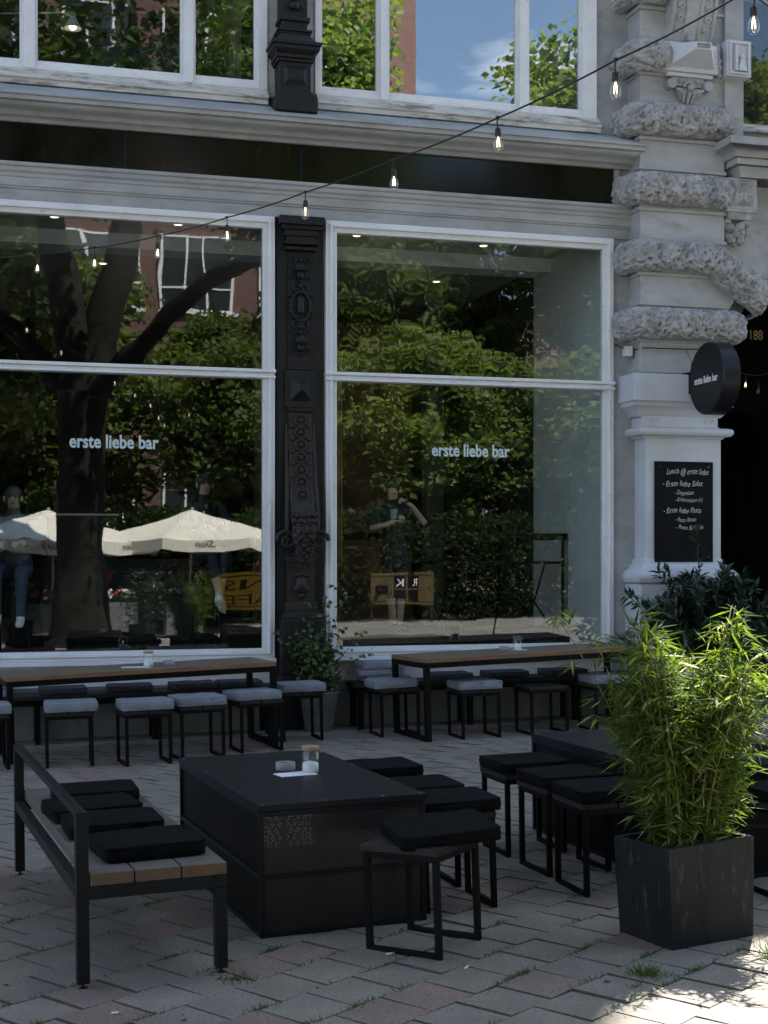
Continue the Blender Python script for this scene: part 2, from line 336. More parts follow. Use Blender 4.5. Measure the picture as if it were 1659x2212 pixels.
# ------------------------------------------------------------------ leaves, text, cushions, people
def leaf_mesh(name, P, D, Nn, L, Wd_, mats, midx=None, droop=.12, fold=.25, wpos=.42):
    n = len(P); D = D/np.linalg.norm(D, axis=1, keepdims=True)
    S = np.cross(D, Nn); S /= (np.linalg.norm(S, axis=1, keepdims=True)+1e-9); U = np.cross(S, D)
    L = L[:, None]; w = Wd_[:, None]*.5
    mid = P+D*L*wpos - U*L*droop*.25
    V = np.stack([P, mid+S*w+U*w*fold, mid, mid-S*w+U*w*fold, P+D*L-U*L*droop], 1).reshape(-1, 3)
    b = (np.arange(n)*5)[:, None]
    T = np.concatenate([b+np.array([[0, 2, 1]]), b+np.array([[0, 3, 2]]), b+np.array([[1, 2, 4]]), b+np.array([[2, 3, 4]])], 1).reshape(-1, 3)
    me = bpy.data.meshes.new(name); me.vertices.add(len(V)); me.vertices.foreach_set('co', V.astype(np.float32).ravel())
    me.loops.add(T.size); me.loops.foreach_set('vertex_index', T.ravel().astype(np.int32)); me.polygons.add(len(T))
    me.polygons.foreach_set('loop_start', (np.arange(len(T))*3).astype(np.int32))
    for m_ in (mats if isinstance(mats, (list, tuple)) else [mats]): me.materials.append(m_)
    if midx is not None: me.polygons.foreach_set('material_index', np.repeat(midx, 4).astype(np.int32))
    me.update(calc_edges=True); me.validate(); return me
def rdirs(n):
    v = rng.normal(size=(n, 3)); return v/np.linalg.norm(v, axis=1, keepdims=True)
def text_mesh(body, size, mat_, sx=1., bold=0., shear=0., extrude=.002, align='LEFT', space=1.):
    c = bpy.data.curves.new('text', 'FONT'); c.body = body; c.size = size; c.offset = bold; c.shear = shear; c.extrude = extrude; c.align_x = align; c.space_character = space; c.resolution_u = 3
    o = bpy.data.objects.new('text', c); COL.objects.link(o); bpy.context.view_layer.update()
    dg = bpy.context.evaluated_depsgraph_get(); me = bpy.data.meshes.new_from_object(o.evaluated_get(dg)); bpy.data.objects.remove(o); bpy.data.curves.remove(c)
    # text lies in x/z facing -y
    me.transform(Matrix.Rotation(R(90), 4, 'X') @ Matrix.Diagonal((sx, 1, 1, 1))); me.materials.clear(); me.materials.append(mat_); return me
def width_of(me): xs = [v.co.x for v in me.vertices]; return max(xs)-min(xs)
def fit_text(body, w, size, mat_, **k):
    me = text_mesh(body, size, mat_, **k); xs = [v.co.x for v in me.vertices]; x0 = min(xs); f_ = w/(max(xs)-x0)
    me.transform(Matrix.Diagonal((f_, 1, 1, 1)) @ Matrix.Translation((-x0, 0, 0))); return me

_cush = {}
def cushion_mesh(w, d, h, seed, mt):
    key = (w, d, h, seed, mt.name)
    if key in _cush: return _cush[key]
    n, k = 16, 5; bm = bmesh.new(); bmesh.ops.create_grid(bm, x_segments=n, y_segments=n, size=.5)
    bm2 = MB(); idx = {}
    def P(a, b, t):
        # rounded slab: a,b in -1..1, t in -1..1
        e = max(abs(a), abs(b)); soft = 1-.10*max(0, e-.75)/.25
        x = a*w/2; y = b*d/2
        puff = (1-abs(a)**5)*(1-abs(b)**5)
        z = t*(h/2)*(.92+.08*puff)
        cornr = .012*(abs(a)*abs(b))**8
        x -= math.copysign(cornr, a); y -= math.copysign(cornr, b)
        bulge = 1+.03*(1-t*t)
        q = Vector((x*bulge, y*bulge, z))
        nz = noise.noise(Vector((x*8+seed*7, y*8, t*2)))*.0065 + noise.noise(Vector((x*24+seed*3, y*24, t*5)))*.003
        return q + Vector((nz*.6, nz*.5, nz*(1.0 if t > 0 else .3)))
    V = []; F = []
    def grid(fn, nu, nv):
        b = len(V)
        for i in range(nu+1):
            for j in range(nv+1): V.append(fn(i, j))
        for i in range(nu):
            for j in range(nv):
                F.append((b+i*(nv+1)+j, b+(i+1)*(nv+1)+j, b+(i+1)*(nv+1)+j+1, b+i*(nv+1)+j+1))
    L = lambda i, m_: -1+2*i/m_
    grid(lambda i, j: P(L(i, n), L(j, n), 1), n, n); grid(lambda i, j: P(L(i, n), L(j, n), -1), n, n)
    for sgn in (-1, 1):
        grid(lambda i, j: P(L(i, n), sgn, L(j, k)), n, k); grid(lambda i, j: P(sgn, L(i, n), L(j, k)), n, k)
    bm.free(); bm = bmesh.new()
    vv = [bm.verts.new(p+Vector((0, 0, h/2))) for p in V]
    for f_ in F: bm.faces.new([vv[i] for i in f_])
    bmesh.ops.remove_doubles(bm, verts=bm.verts, dist=.0006); bmesh.ops.recalc_face_normals(bm, faces=bm.faces)
    ed = [e for e in bm.edges if e.is_manifold and e.calc_face_angle(0) > R(50)]
    bmesh.ops.bevel(bm, geom=ed, offset=min(.010, h*.16), segments=2, affect='EDGES', profile=.5)
    me = bpy.data.meshes.new('cushion'); bm.to_mesh(me); bm.free(); me.materials.append(mt)
    me.polygons.foreach_set('use_smooth', [True]*len(me.polygons)); _cush[key] = me; return me
def cushion(loc, yaw, w, d, h, seed, mt, label, group, roll=G, pitch=0.):
    o = link('cushion', cushion_mesh(w, d, h, seed, mt)); o.location = loc
    key = ('pipe', w, d, h, mt.name)
    if key not in _cush:
        m = MB()
        for zz in (h*.90, h*.10):
            q = []; r_ = .03; a_, b_ = w/2*1.0-.001, d/2*1.0-.001
            for (cx, cy, a0) in ((a_-r_, b_-r_, 0), (-a_+r_, b_-r_, 90), (-a_+r_, -b_+r_, 180), (a_-r_, -b_+r_, 270)):
                q += [(cx+r_*math.cos(R(a0+30*i)), cy+r_*math.sin(R(a0+30*i)), zz) for i in range(4)]
            m.tube(q+[q[0]], .0036, 5, cap=False)
        _cush[key] = m.mesh('piping', mt, 'all')
    link('piping', _cush[key], o)
    o.rotation_euler = (Matrix.Rotation(-roll, 3, 'Y') @ Matrix.Rotation(pitch, 3, 'X') @ Matrix.Rotation(yaw, 3, 'Z')).to_euler()
    return tag(o, label, 'cushion', group)

def figure(name, label, loc, yaw, J, E_, mats, hair=None, group=None, hands=(), fingers=True, head=None, levels=1):
    # J: joint -> (x,y,z,radius); E_: (a,b,material); one continuous skinned surface
    root = thing(name, label, 'person', loc, yaw, group)
    names = list(J); idx = {n_: i for i, n_ in enumerate(names)}
    me = bpy.data.meshes.new('body'); me.from_pydata([J[n_][:3] for n_ in names], [(idx[a], idx[b]) for a, b, _ in E_], [])
    o = bpy.data.objects.new('body', me); COL.objects.link(o)
    sk = o.modifiers.new('skin', 'SKIN'); sk.use_smooth_shade = True
    for i, n_ in enumerate(names):
        r = J[n_][3]; r = r if isinstance(r, tuple) else (r, r)
        me.skin_vertices[0].data[i].radius = r; me.skin_vertices[0].data[i].use_root = (i == 0)
    sb = o.modifiers.new('sub', 'SUBSURF'); sb.levels = levels; sb.render_levels = levels
    bpy.context.view_layer.update(); dg = bpy.context.evaluated_depsgraph_get()
    nm = bpy.data.meshes.new_from_object(o.evaluated_get(dg)); bpy.data.objects.remove(o)
    nm.name = 'body'; nm.materials.clear(); mk = list(dict.fromkeys([m_ for _, _, m_ in E_]+['skin']))
    for m_ in mk: nm.materials.append(M[m_])
    segs = [(Vector(J[a][:3]), Vector(J[b][:3]), mk.index(m_), .5*(np.max(J[a][3])+np.max(J[b][3]))) for a, b, m_ in E_]
    mi = []
    for p in nm.polygons:
        c = p.center; best = (1e9, 0)
        for a, b, k, r in segs:
            ab = b-a; t = max(0, min(1, (c-a).dot(ab)/max(ab.length_squared, 1e-9))); q = ((c-(a+ab*t)).length)/r
            if q < best[0]: best = (q, k)
        mi.append(best[1])
    nm.polygons.foreach_set('material_index', mi); nm.polygons.foreach_set('use_smooth', [True]*len(mi))
    if hands:
        bm = bmesh.new(); bm.from_mesh(nm); x = MB(); si = mk.index('skin')
        for (c, d, up) in hands:
            c = Vector(c); d = Vector(d).normalized(); up = Vector(up).normalized(); s_ = d.cross(up).normalized()
            for q, ln in ((-.024, .062), (-.008, .075), (.009, .070), (.024, .055)):
                b0 = c+s_*q+d*.02; x.tube([b0, b0+d*ln*.5, b0+d*ln*.75-up*ln*.35, b0+d*ln*.72-up*ln*.7], [.009, .009, .008, .006], 6, si)
            b0 = c+s_*.03; x.tube([b0-d*.02, b0+d*.02+s_*.015-up*.01, b0+d*.045+s_*.01-up*.025], [.011, .010, .007], 6, si)
        tm = x.mesh('f', [M[k] for k in mk], True); bm.from_mesh(tm); bm.to_mesh(nm); bm.free(); bpy.data.meshes.remove(tm)
    link('body', nm, root)
    if head:
        hx, hy, hz, fdir = head      # centre of head, facing direction (xy)
        f_ = Vector((*fdir, 0)).normalized(); s_ = Vector((-f_.y, f_.x, 0)); c = Vector((hx, hy, hz))
        e = MB()
        e.ball(c+f_*.096+Vector((0, 0, -.02)), .013, .013, .022, 8, 0)
        for q in (-1, 1):
            e.ball(c+f_*.082+s_*.031*q+Vector((0, 0, .005)), .012, .012, .007, 8, 1); e.ball(c+s_*.078*q+Vector((0, 0, -.01)), .014, .016, .028, 8, 0)
        e.ball(c+f_*.085+Vector((0, 0, -.058)), .02, .02, .006, 8, 2)
        e.build('face_features', [M['skin'], M['hairdark'], M['petalred']], root, 'all')
        if hair:
            h_ = MB()
            for v in range(1):
                h_.ball(c-f_*.026+Vector((0, 0, .026)), .084, .090, .086, 16)
            if hair[1] == 'bun': h_.ball(c-f_*.05+Vector((0, 0, .115)), .040, .040, .036, 12)
            if hair[1] == 'cap': h_.ball(c-f_*.04+Vector((0, 0, -.02)), .08, .075, .075, 12)
            h_.build('hair', M[hair[0]], root, 'all')
    return root

# ================================================================== SETTING: ground, pavement
gm = MB(); gm.add([(-150, -90, -.06-1.95), (150, -90, -.06+1.95), (150, 150, -.06+1.95), (-150, 150, -.06-1.95)], [(0, 1, 2, 3)])
gr_ = gm.build('ground', M['ground']); tag(gr_, kind='structure')
PY = R(50); T_ = .25
e1 = Vector((math.cos(PY), math.sin(PY))); e2 = Vector((-math.sin(PY), math.cos(PY)))
base = MB(); base.add([(x, y, G*x-.0040) for x, y in ((-7, 2.2), (8, 2.2), (8, 16.2), (-7, 12.0))], [(0, 1, 2, 3)])
pave = base.build('pavement', M['moss']); tag(pave, kind='structure')
def paver_mesh(nm, mt, sd):
    h = T_/2-.0026; b = .0022; m = MB(); r_ = random.Random(sd)
    j = lambda: r_.uniform(-.002, .002)
    o_ = [(-h+j(), -h+j()), (h+j(), -h+j()), (h+j(), h+j()), (-h+j(), h+j())]
    m.v = [(x, y, -.03) for x, y in o_]+[(x, y, -.003) for x, y in o_]+[(x*(1-b/h), y*(1-b/h), 0) for x, y in o_]+[(0, 0, .0012)]
    for i in range(4):
        k = (i+1) % 4; m.f += [(i, k, 4+k, 4+i), (4+i, 4+k, 8+k, 8+i), (8+i, 8+k, 12)]
    m.m = [0]*len(m.f)
    for i in range(4): m.m[3*i] = 1; m.m[3*i+1] = 1
    return m.mesh('paver', [mt, M['moss']])
PM = [paver_mesh('p', M['paver'], i) for i in range(5)]; PMP = [paver_mesh('p', M['paverpink'], 20+i) for i in range(3)]
cells = []
for a in range(-60, 90):
    off = .5*T_ if a % 2 else 0
    for b in range(-70, 70):
        q = e2*(a*T_)+e1*(b*T_+off)+Vector((0, 5))
        if not (-5.5 < q.x < 6.5 and 3.2 < q.y): continue
        if (q-Vector(FP.xy)).dot(FN.xy) < .06: continue
        vis = abs(q.x) < q.y*.275+.25 and q.y > 4.7
        cells.append((0 if vis else 1, q.y if vis else q.length+50, q.x, q.y))
cells.sort()
rest = MB(); rest_i = []
for k, (nv, _, x, y) in enumerate(cells):
    pink = noise.noise(Vector((x*1.1+3, y*1.1, 0)))+random.uniform(-.75, .75) > .52
    me = random.choice(PMP if pink else PM)
    z = G*x + random.uniform(-.0012, .0012)+.0015
    rot = Euler((random.uniform(-.007, .007), random.uniform(-.007, .007)-G, PY+random.choice((0, math.pi/2, math.pi))+random.uniform(-.012, .012)))
    if k < 300:
        o = link('paver', me, pave); o.location = (x, y, z); o.rotation_euler = rot
    else:
        Mx = Matrix.Translation((x, y, z)) @ rot.to_matrix().to_4x4()
        b0 = len(rest.m); rest.add([Mx @ v.co for v in me.vertices], [tuple(p.vertices) for p in me.polygons], 1 if pink else 0)
        for q, p in enumerate(me.polygons):
            if p.material_index: rest.m[b0+q] = 2
rest.build('far_pavers', [M['paver'], M['paverpink'], M['moss']], pave, kind='stuff', fixn=False)

# grass in the joints and two thick tufts
GP, GD, GL = [], [], []
def tuft(x, y, n, spread, ln):
    for _ in range(n):
        r_ = abs(random.gauss(0, spread)); a = random.uniform(0, 6.283)
        GP.append((x+r_*math.cos(a), y+r_*math.sin(a), G*x-.008)); GD.append((random.gauss(0, .5)+math.cos(a)*.5, random.gauss(0, .5)+math.sin(a)*.5, random.uniform(.5, 1.2))); GL.append(ln*random.uniform(.5, 1.3))
def jointline(x, y, n, half, ln, dr):
    for _ in range(n):
        t_ = random.gauss(0, half)
        GP.append((x+dr.x*t_+random.gauss(0, .004), y+dr.y*t_+random.gauss(0, .004), G*x-.010)); GD.append((random.gauss(0, .7), random.gauss(0, .7), random.uniform(.4, 1.))); GL.append(ln*random.uniform(.4, 1.3))
for (x, y, n, sp, ln) in ((.99, 5.42, 170, .035, .055), (1.02, 5.38, 60, .06, .04)): tuft(x, y, n, sp, ln)
for (x, y, n, sp, ln) in ((1.63, 5.62, 700, .075, .075), (-.55, 5.42, 110, .04, .04), (.93, 5.28, 30, .02, .03)): tuft(x, y, n, sp, ln)
for _ in range(420):
    a = random.randint(-2, 14); b_ = random.uniform(-6, 10)
    x0 = Vector((0, 5))+e2*((a-.5)*T_ - .0) + e1*(b_*T_)
    d_ = e1
    if x0.y < 4.6 or x0.y > 7.5 or abs(x0.x) > x0.y*.29: continue
    dens = noise.noise(Vector((x0.x*2.1, x0.y*2.1, 5)))+random.uniform(-.2, .3)
    if dens < 0: continue
    jointline(x0.x, x0.y, random.randint(25, 110), random.uniform(.02, .09), .032, d_)
GP = np.array(GP); GD = np.array(GD); GL = np.array(GL)
gme = leaf_mesh('grass', GP, GD, rdirs(len(GP)), GL, np.full(len(GP), .0045), M['grass'], droop=.25, wpos=.3)
tag(link('grass', gme), kind='stuff', label='green grass and moss growing in the joints between the pavers', cat='grass')
n_ = 260; rg = np.random.default_rng(21); DY = 4.75+rg.random(n_)**1.4*6; DX = (rg.random(n_)-.5)*DY*.6
DP = np.stack([DX, DY, G*DX+.004], 1); DD = rg.normal(size=(n_, 3))*np.array([1, 1, .1]); DL = rg.uniform(.006, .02, n_); DL[:40] *= 1.9
DM = (rg.random(n_) < .45).astype(int); DM[:40] = 0; DL[DM == 1] *= .55
tag(link('debris', leaf_mesh('debris', DP, DD, np.tile(np.array([0., 0, 1]), (n_, 1)), DL, DL*.6, [M['twig'], M['plastic']], DM, droop=-.1, fold=.3)), kind='stuff', label='scattered dry leaf bits and pale crumbs on the paving', cat='litter')
for k, (x, y, a) in enumerate(((.02, 5.72, .4), (.32, 5.52, 1.1), (-.95, 5.02, .2))):
    m = MB(); m.tube([(-.012, 0, .005), (.012, 0, .005)], .0042, 8); m.tube([(.012, 0, .005), (.022, 0, .005)], .0043, 8, 1)
    o = m.build('cigarette_butt', [M['paper'], M['cork']], None, True); o.location = (x, y, G*x+.003); o.rotation_euler = (0, 0, a)
    tag(o, ('white cigarette butt on the paving beside the nearest stool and black box table', 'white cigarette butt on the paving right of the nearest stool', 'white cigarette butt on the paving by the near leg of the wooden bench')[k], 'cigarette butt', 'cigarette butts on the paving')

# ================================================================== THE BUILDING (local x = along the facade, -y = outward)
bld = thing('shop_building', 'grey stone corner-pillared building with white framed shop windows behind the terrace', 'building', FP, FA)
def wall(nm, boxes, mt, bev=0, **k):
    m = MB()
    for b in boxes: m.box(*b)
    return m.build(nm, mt, bld, bevel=bev, **k)
# unseen upper body; roof step above the archway invented to shape the sun patch
wall('sun_shaping_upper_mass', [(-14, 4.58, 0.02, 9, 7.75, 19.5), (4.58, 14, 0.02, 9, 7.75, 14.62)], M['stone'])
wall('side_wall', [(-14, -3.7, 0, .3, -.3, 7.75)], M['stone']); wall('side_wall', [(7.2, 14, 0, .3, -.3, 7.75)], M['stone'])
wall('wall', [(-3.7, 2.79, .06, .25, 4.795, 5.97), (-.655, -.165, .06, .25, -.3, 4.795), (2.79, 3.04, 0, .3, -.3, 5.5), (2.62, 3.0, 0.03, .3, 5.5, 7.75), (-.72, -.265, .0, .2, 5.9, 7.75)], M['stone'])
wall('parapet', [(-3.7, -.655, .03, .28, .42, .655), (-.165, 2.79, .03, .28, .42, .655)], M['white'])
wall('plinth', [(-3.7, -.66, .0, .3, -.3, .42), (-.16, 2.79, .0, .3, -.3, .42)], M['plinth'])
mb = MB(); mb.mould([(-.2, 5.475), (.05, 5.475), (.065, 5.495), (.075, 5.505), (.12, 5.515), (.135, 5.54), (.16, 5.555), (.235, 5.56), (.255, 5.575), (.262, 5.592), (.31, 5.597), (.31, 5.632), (.33, 5.640), (.33, 5.658), (.32, 5.664), (.05, 5.80), (-.05, 5.82), (-.2, 5.82)], -4.2, 3.0)
mb.build('cornice', M['stone'], bld, True)
mb = MB(); mb.mould([(-.2, 5.815), (.055, 5.815), (.06, 5.855), (.085, 5.865), (.085, 5.895), (.05, 5.905), (.05, 5.93), (.02, 5.938), (.02, 5.965), (-.2, 5.965)], -4.2, -.72); mb.build('window_sill', M['sillpaint'], bld, True)
mb = MB(); mb.mould([(-.2, 5.815), (.055, 5.815), (.06, 5.855), (.085, 5.865), (.085, 5.895), (.05, 5.905), (.05, 5.93), (.02, 5.938), (.02, 5.965), (-.2, 5.965)], -.25, 2.64); mb.build('window_sill', M['sillpaint'], bld, True)
mb = MB(); mb.mould([(-.2, 5.103), (.105, 5.103), (.105, 5.075), (.088, 5.062), (.085, 5.030), (.066, 5.012), (.062, 4.985), (.052, 4.976), (.052, 4.905), (.040, 4.898), (.036, 4.884), (.022, 4.878), (.022, 4.782), (-.2, 4.782)], -4.2, 2.98)
mb.build('architrave', M['stone'], bld, True)
j = [-4.2, -2.034, -.397, .491, 2.80]
for a, b in zip(j, j[1:]):
    mb = MB(); mb.box(a+.003, b-.003, -.012, .06, 5.10, 5.48); mb.build('fascia_panel', M['fascia'], bld, bevel=.003)
wall('fascia_end', [(2.803, 2.86, -.03, .05, 5.104, 5.474)], M['stone'], .004)

# ---- shop windows
def shop_window(s0, s1, text, tx, tz, tw):
    z0, z1, a = .656, 4.776, .11
    m = MB()
    for d, e in ((.045, 0), (.062, .022), (.03, .052)):
        w_ = a-e if e != .052 else .058
        b_ = .05 if e == 0 else (.03 if e == .022 else a)
        # three stepped members round the opening
        o0, o1, y0, y1 = (0, .05, -d, .05) if e == 0 else ((.035, .062, -d, .02) if e == .022 else (.05, a, -d, .05))
        m.box(s0+o0, s0+o1, y0, y1, z0+o0, z1-o0); m.box(s1-o1, s1-o0, y0, y1, z0+o0, z1-o0)
        m.box(s0+o1, s1-o1, y0+.0008, y1, z1-o1, z1-o0); m.box(s0+o1, s1-o1, y0+.0008, y1, z0+o0, z0+o1*.8)
    m.box(s0-.012, s1+.012, -.072, .06, z0-.04, z0-.002)
    fr = m.build('shop_window', M['white'], bld, bevel=.005)
    t = MB(); zt = 3.262
    t.box(s0-.006, s1+.006, -.070, .05, zt, zt+.022); t.box(s0+.02, s1-.02, -.055, .05, zt+.0225, zt+.05); t.box(s0-.006, s1+.006, -.078, .05, zt+.0505, zt+.083)
    t.build('transom', M['white'], fr, bevel=.006)
    for (za, zb, g_) in ((z0+.07, zt+.01, M['glass_low']), (zt+.08, z1-.08, M['glass_wavy'] if s0 > -1 else M['glass_low'])):
        p = MB(); p.box(s0+.06, s1-.06, .004, .012, za, zb); p.build('pane', g_, fr)
    tm = fit_text(text, tw, .168, M['letter'], bold=.0042, extrude=.001)
    o = link('lettering', tm, fr); o.location = (tx, -.0005, tz)
    return fr
shop_window(-3.62, -.655, 'erste liebe bar', -2.529, 2.588, .80)
shop_window(-.165, 2.787, 'erste liebe bar', .896, 2.575, .80)

# ---- upper windows: outer frame, sashes with their own rails, panes
def upper_window(mem, s0, s1):
    m = MB()
    for (a, b, d) in mem: m.box(a, b, -d, .12, 5.965, 7.75)
    m.box(s0, s1, -.0, .12, 5.966, 6.008)
    fr = m.build('upper_window', M['white'], bld, bevel=.004)
    for (a, _b), (c, _d) in zip([(x[1], 0) for x in mem], [(x[0], 0) for x in mem[1:]]):
        q = MB(); q.box(a-.004, c+.004, .022, .08, 6.009, 6.055); q.box(a-.004, a+.028, .0225, .08, 6.0555, 7.75); q.box(c-.028, c+.004, .0225, .08, 6.0555, 7.75)
        q.build('sash', M['white'], fr, bevel=.003)
        p = MB(); p.box(a+.02, c-.02, .045, .053, 6.045, 7.75); p.build('pane', M['glass_up' if -1 < s0 < 3 else 'glass_low'], fr)
upper_window([(-4.2, -4.1, .02), (-2.935, -2.835, .03), (-1.50, -1.415, .03), (-.81, -.72, .02)], -4.2, -.72)
upper_window([(-.265, -.215, .02), (.375, .45, .03), (1.795, 1.885, .03), (2.47, 2.615, .02)], -.265, 2.615)
upper_window([(4.14, 4.20, .02), (5.6, 5.68, .03), (7.1, 7.2, .02)], 4.14, 7.2)
wall('wall_below_window', [(3.86, 7.2, -.10, .3, 5.6, 5.93)], M['stone'])
mb = MB(); mb.mould([(-.1, 5.93), (.16, 5.93), (.17, 5.955), (.14, 5.97), (.14, 6.0), (.12, 6.02), (-.1, 6.02)], 4.06, 7.2); mb.build('window_sill', M['sillpaint'], bld, True)

# ---- the iron pilaster between the shop windows
pl = MB(); pl.box(-.63, -.19, -.005, .1, -.1, 4.776)
pil = pl.build('iron_pilaster', M['iron'], bld, bevel=.004)
pc = -.41
m = MB()
for (w_, d, za, zb) in ((.215, .135, 4.70, 4.778), (.19, .105, 4.66, 4.699), (.16, .085, 4.60, 4.659), (.165, .10, 4.52, 4.545), (.14, .075, 4.5455, 4.599), (.15, .085, 4.47, 4.50)): m.box(pc-w_, pc+w_, -d, .0, za, zb)
m.build('capital', M['iron'], pil, bevel=.006)
def torus(m, c, R_, r, n=16, k=6, a0=0, a1=2*math.pi, sx=1, sz=1):
    pts = [(c[0]+R_*math.cos(a0+(a1-a0)*i/n)*sx, c[1], c[2]+R_*math.sin(a0+(a1-a0)*i/n)*sz) for i in range(n+1)]; m.tube(pts, r, k)
def spiral(m, c, r0, turns, sg, r=.007):
    pts = []
    for i in range(18):
        a = i/17*turns*2*math.pi; q = r0*(1-i/17*.85); pts.append((c[0]+sg*q*math.cos(a), c[1], c[2]+q*math.sin(a)))
    m.tube(pts, [r*(1-.4*i/17) for i in range(18)], 6)
m = MB()                                              # upper ornament: domes, cartouche, scrolls
m.box(pc-.115, pc+.115, -.022, 0, 3.36, 4.46)
for zc in (4.28, 3.60):
    m.ball((pc, -.035, zc+.035), .055, .05, .05, 12); m.lathe([(.075, 0), (.08, .012), (.07, .024)], 16, (pc, -.03, zc+.0)); m.ball((pc, -.035, zc-.035), .04, .035, .045, 10)
    for sg in (-1, 1): spiral(m, (pc+sg*.07, -.035, zc+.10), .035, 1.4, sg); spiral(m, (pc+sg*.08, -.035, zc-.07), .032, 1.4, -sg)
    m.ball((pc, -.035, zc+.105), .022, .02, .022, 8); m.ball((pc, -.035, zc-.1), .024, .02, .02, 8)
torus(m, (pc, -.04, 3.95), .10, .014, 22, 8, sx=.92, sz=1.35); m.tube([(pc, -.045, 3.87), (pc, -.05, 3.89), (pc, -.05, 4.03), (pc, -.045, 4.05)], [.012, .034, .034, .012], 10)
for sg in (-1, 1):
    for zc in (4.12, 3.78): torus(m, (pc+sg*.045, -.036, zc), .032, .010, 12, 6)
    for q in range(5): m.ball((pc+sg*.105, -.035, 3.85+.05*q), .014, .014, .018, 8)
m.ball((pc, -.04, 4.14), .028, .026, .026, 8); m.ball((pc, -.04, 3.76), .028, .026, .026, 8)
m.build('scroll_ornament', M['iron'], pil, True)
m = MB(); m.box(pc-.145, pc+.145, -.04, 0, 3.00, 3.35); m.frustum(pc, 0, 0, 0, .1, .1, .1, .1) if False else None
b = len(m.v); m.v += [(pc-.10, -.0405, 3.06), (pc+.10, -.0405, 3.06), (pc+.10, -.0405, 3.29), (pc-.10, -.0405, 3.29), (pc-.022, -.13, 3.15), (pc+.022, -.13, 3.15), (pc+.022, -.13, 3.20), (pc-.022, -.13, 3.20)]
m.f += [(b, b+1, b+5, b+4), (b+1, b+2, b+6, b+5), (b+2, b+3, b+7, b+6), (b+3, b, b+4, b+7), (b+4, b+5, b+6, b+7)]; m.m += [0]*5
m.box(pc-.125, pc+.125, -.05, 0, 2.96, 2.998)
m.build('pyramid_boss', M['iron'], pil, bevel=.005)
m = MB()                                              # the console with its chain of rosettes
prof = [(2.95, .03), (2.6, .05), (2.3, .08), (2.1, .14), (1.95, .20)]
for i in range(len(prof)-1):
    (za, da), (zb, db) = prof[i], prof[i+1]
    m.add([(pc-.12, 0, zb), (pc+.12, 0, zb), (pc+.12, -db, zb), (pc-.12, -db, zb), (pc-.11, 0, za), (pc+.11, 0, za), (pc+.11, -da, za), (pc-.11, -da, za)], [(0, 3, 2, 1), (4, 5, 6, 7), (0, 1, 5, 4), (1, 2, 6, 5), (2, 3, 7, 6), (3, 0, 4, 7)])
for i in range(7):
    zc = 2.88-i*.118; dd = np.interp(-zc, [-2.95, -2.6, -2.3, -2.1], [.03, .05, .08, .14])
    m.ball((pc, -dd-.01, zc), .026, .026, .026, 8); torus(m, (pc, -dd-.008, zc), .052, .012, 14, 6)
    for sg in (-1, 1): m.ball((pc+sg*.078, -dd-.004, zc-.055), .026, .022, .026, 8)
for sg in (-1, 1): m.tube([(pc+sg*.13, -.02, 2.85), (pc+sg*.135, -.05, 2.45), (pc+sg*.14, -.10, 2.15), (pc+sg*.14, -.13, 1.95), (pc+sg*.14, -.10, 1.72)], [.012, .018, .022, .03, .02], 8)
spiral(m, (pc-.15, -.14, 1.75), .10, 1.5, -1, .02); spiral(m, (pc+.15, -.14, 1.75), .10, 1.5, 1, .02)
m.build('console', M['ironrust'], pil, True)
m = MB()                                              # bearded grotesque mask
fz, fd = 1.83, .19
m.ball((pc, -fd, fz), .115, .11, .20, 18)
m.ball((pc, -fd-.105, fz+.02), .022, .035, .055, 10)
for sg in (-1, 1):
    m.tube([(pc+sg*.015, -fd-.115, fz+.075), (pc+sg*.05, -fd-.11, fz+.105), (pc+sg*.095, -fd-.07, fz+.085)], [.013, .02, .012], 8)
    m.ball((pc+sg*.045, -fd-.09, fz+.055), .022, .016, .015, 8); m.ball((pc+sg*.06, -fd-.085, fz+.0), .036, .03, .03, 10); m.ball((pc+sg*.025, -fd-.115, fz-.012), .016, .018, .013, 8)
    m.tube([(pc+sg*.01, -fd-.115, fz-.04), (pc+sg*.05, -fd-.105, fz-.055), (pc+sg*.075, -fd-.08, fz-.11)], [.012, .016, .012], 8)
    for q in range(5): spiral(m, (pc+sg*(.05+.018*(q % 2)), -fd-.085+.012*q*.3, fz-.07-.05*q), .026, 1.3, sg, .011); m.ball((pc+sg*(.10-.01*q), -fd-.04, fz+.1-.07*q), .03, .035, .035, 8)
    for q in range(4): m.ball((pc+sg*(.02+.028*q), -fd-.075+.012*q, fz+.15+.012*(q % 2)), .024, .03, .03, 8)
for q in range(5): m.ball((pc+.018*((q % 2)*2-1), -fd-.08+.01*q, fz-.13-.035*q), .026, .028, .028, 8)
m.tube([(pc-.03, -fd-.112, fz-.075), (pc, -fd-.12, fz-.082), (pc+.03, -fd-.112, fz-.075)], .012, 8)
m.build('grotesque_mask', M['ironrust'], pil, 'all')
m = MB(); m.box(pc-.13, pc+.13, -.06, 0, 1.18, 1.56); m.box(pc-.155, pc+.155, -.09, 0, 1.10, 1.178); m.box(pc-.15, pc+.15, -.10, 0, 1.5605, 1.60)
for sg in (-1, 1): spiral(m, (pc+sg*.06, -.075, 1.50), .035, 1.4, sg, .009); m.ball((pc+sg*.05, -.085, 1.30), .03, .03, .04, 8)
m.ball((pc, -.08, 1.34), .062, .05, .085, 12); m.ball((pc, -.125, 1.335), .014, .016, .03, 8); m.tube([(pc-.07, -.08, 1.42), (pc, -.11, 1.44), (pc+.07, -.08, 1.42)], .016, 8); m.ball((pc, -.075, 1.23), .045, .04, .03, 8)
m.build('lower_mask_panel', M['ironrust'], pil, True)
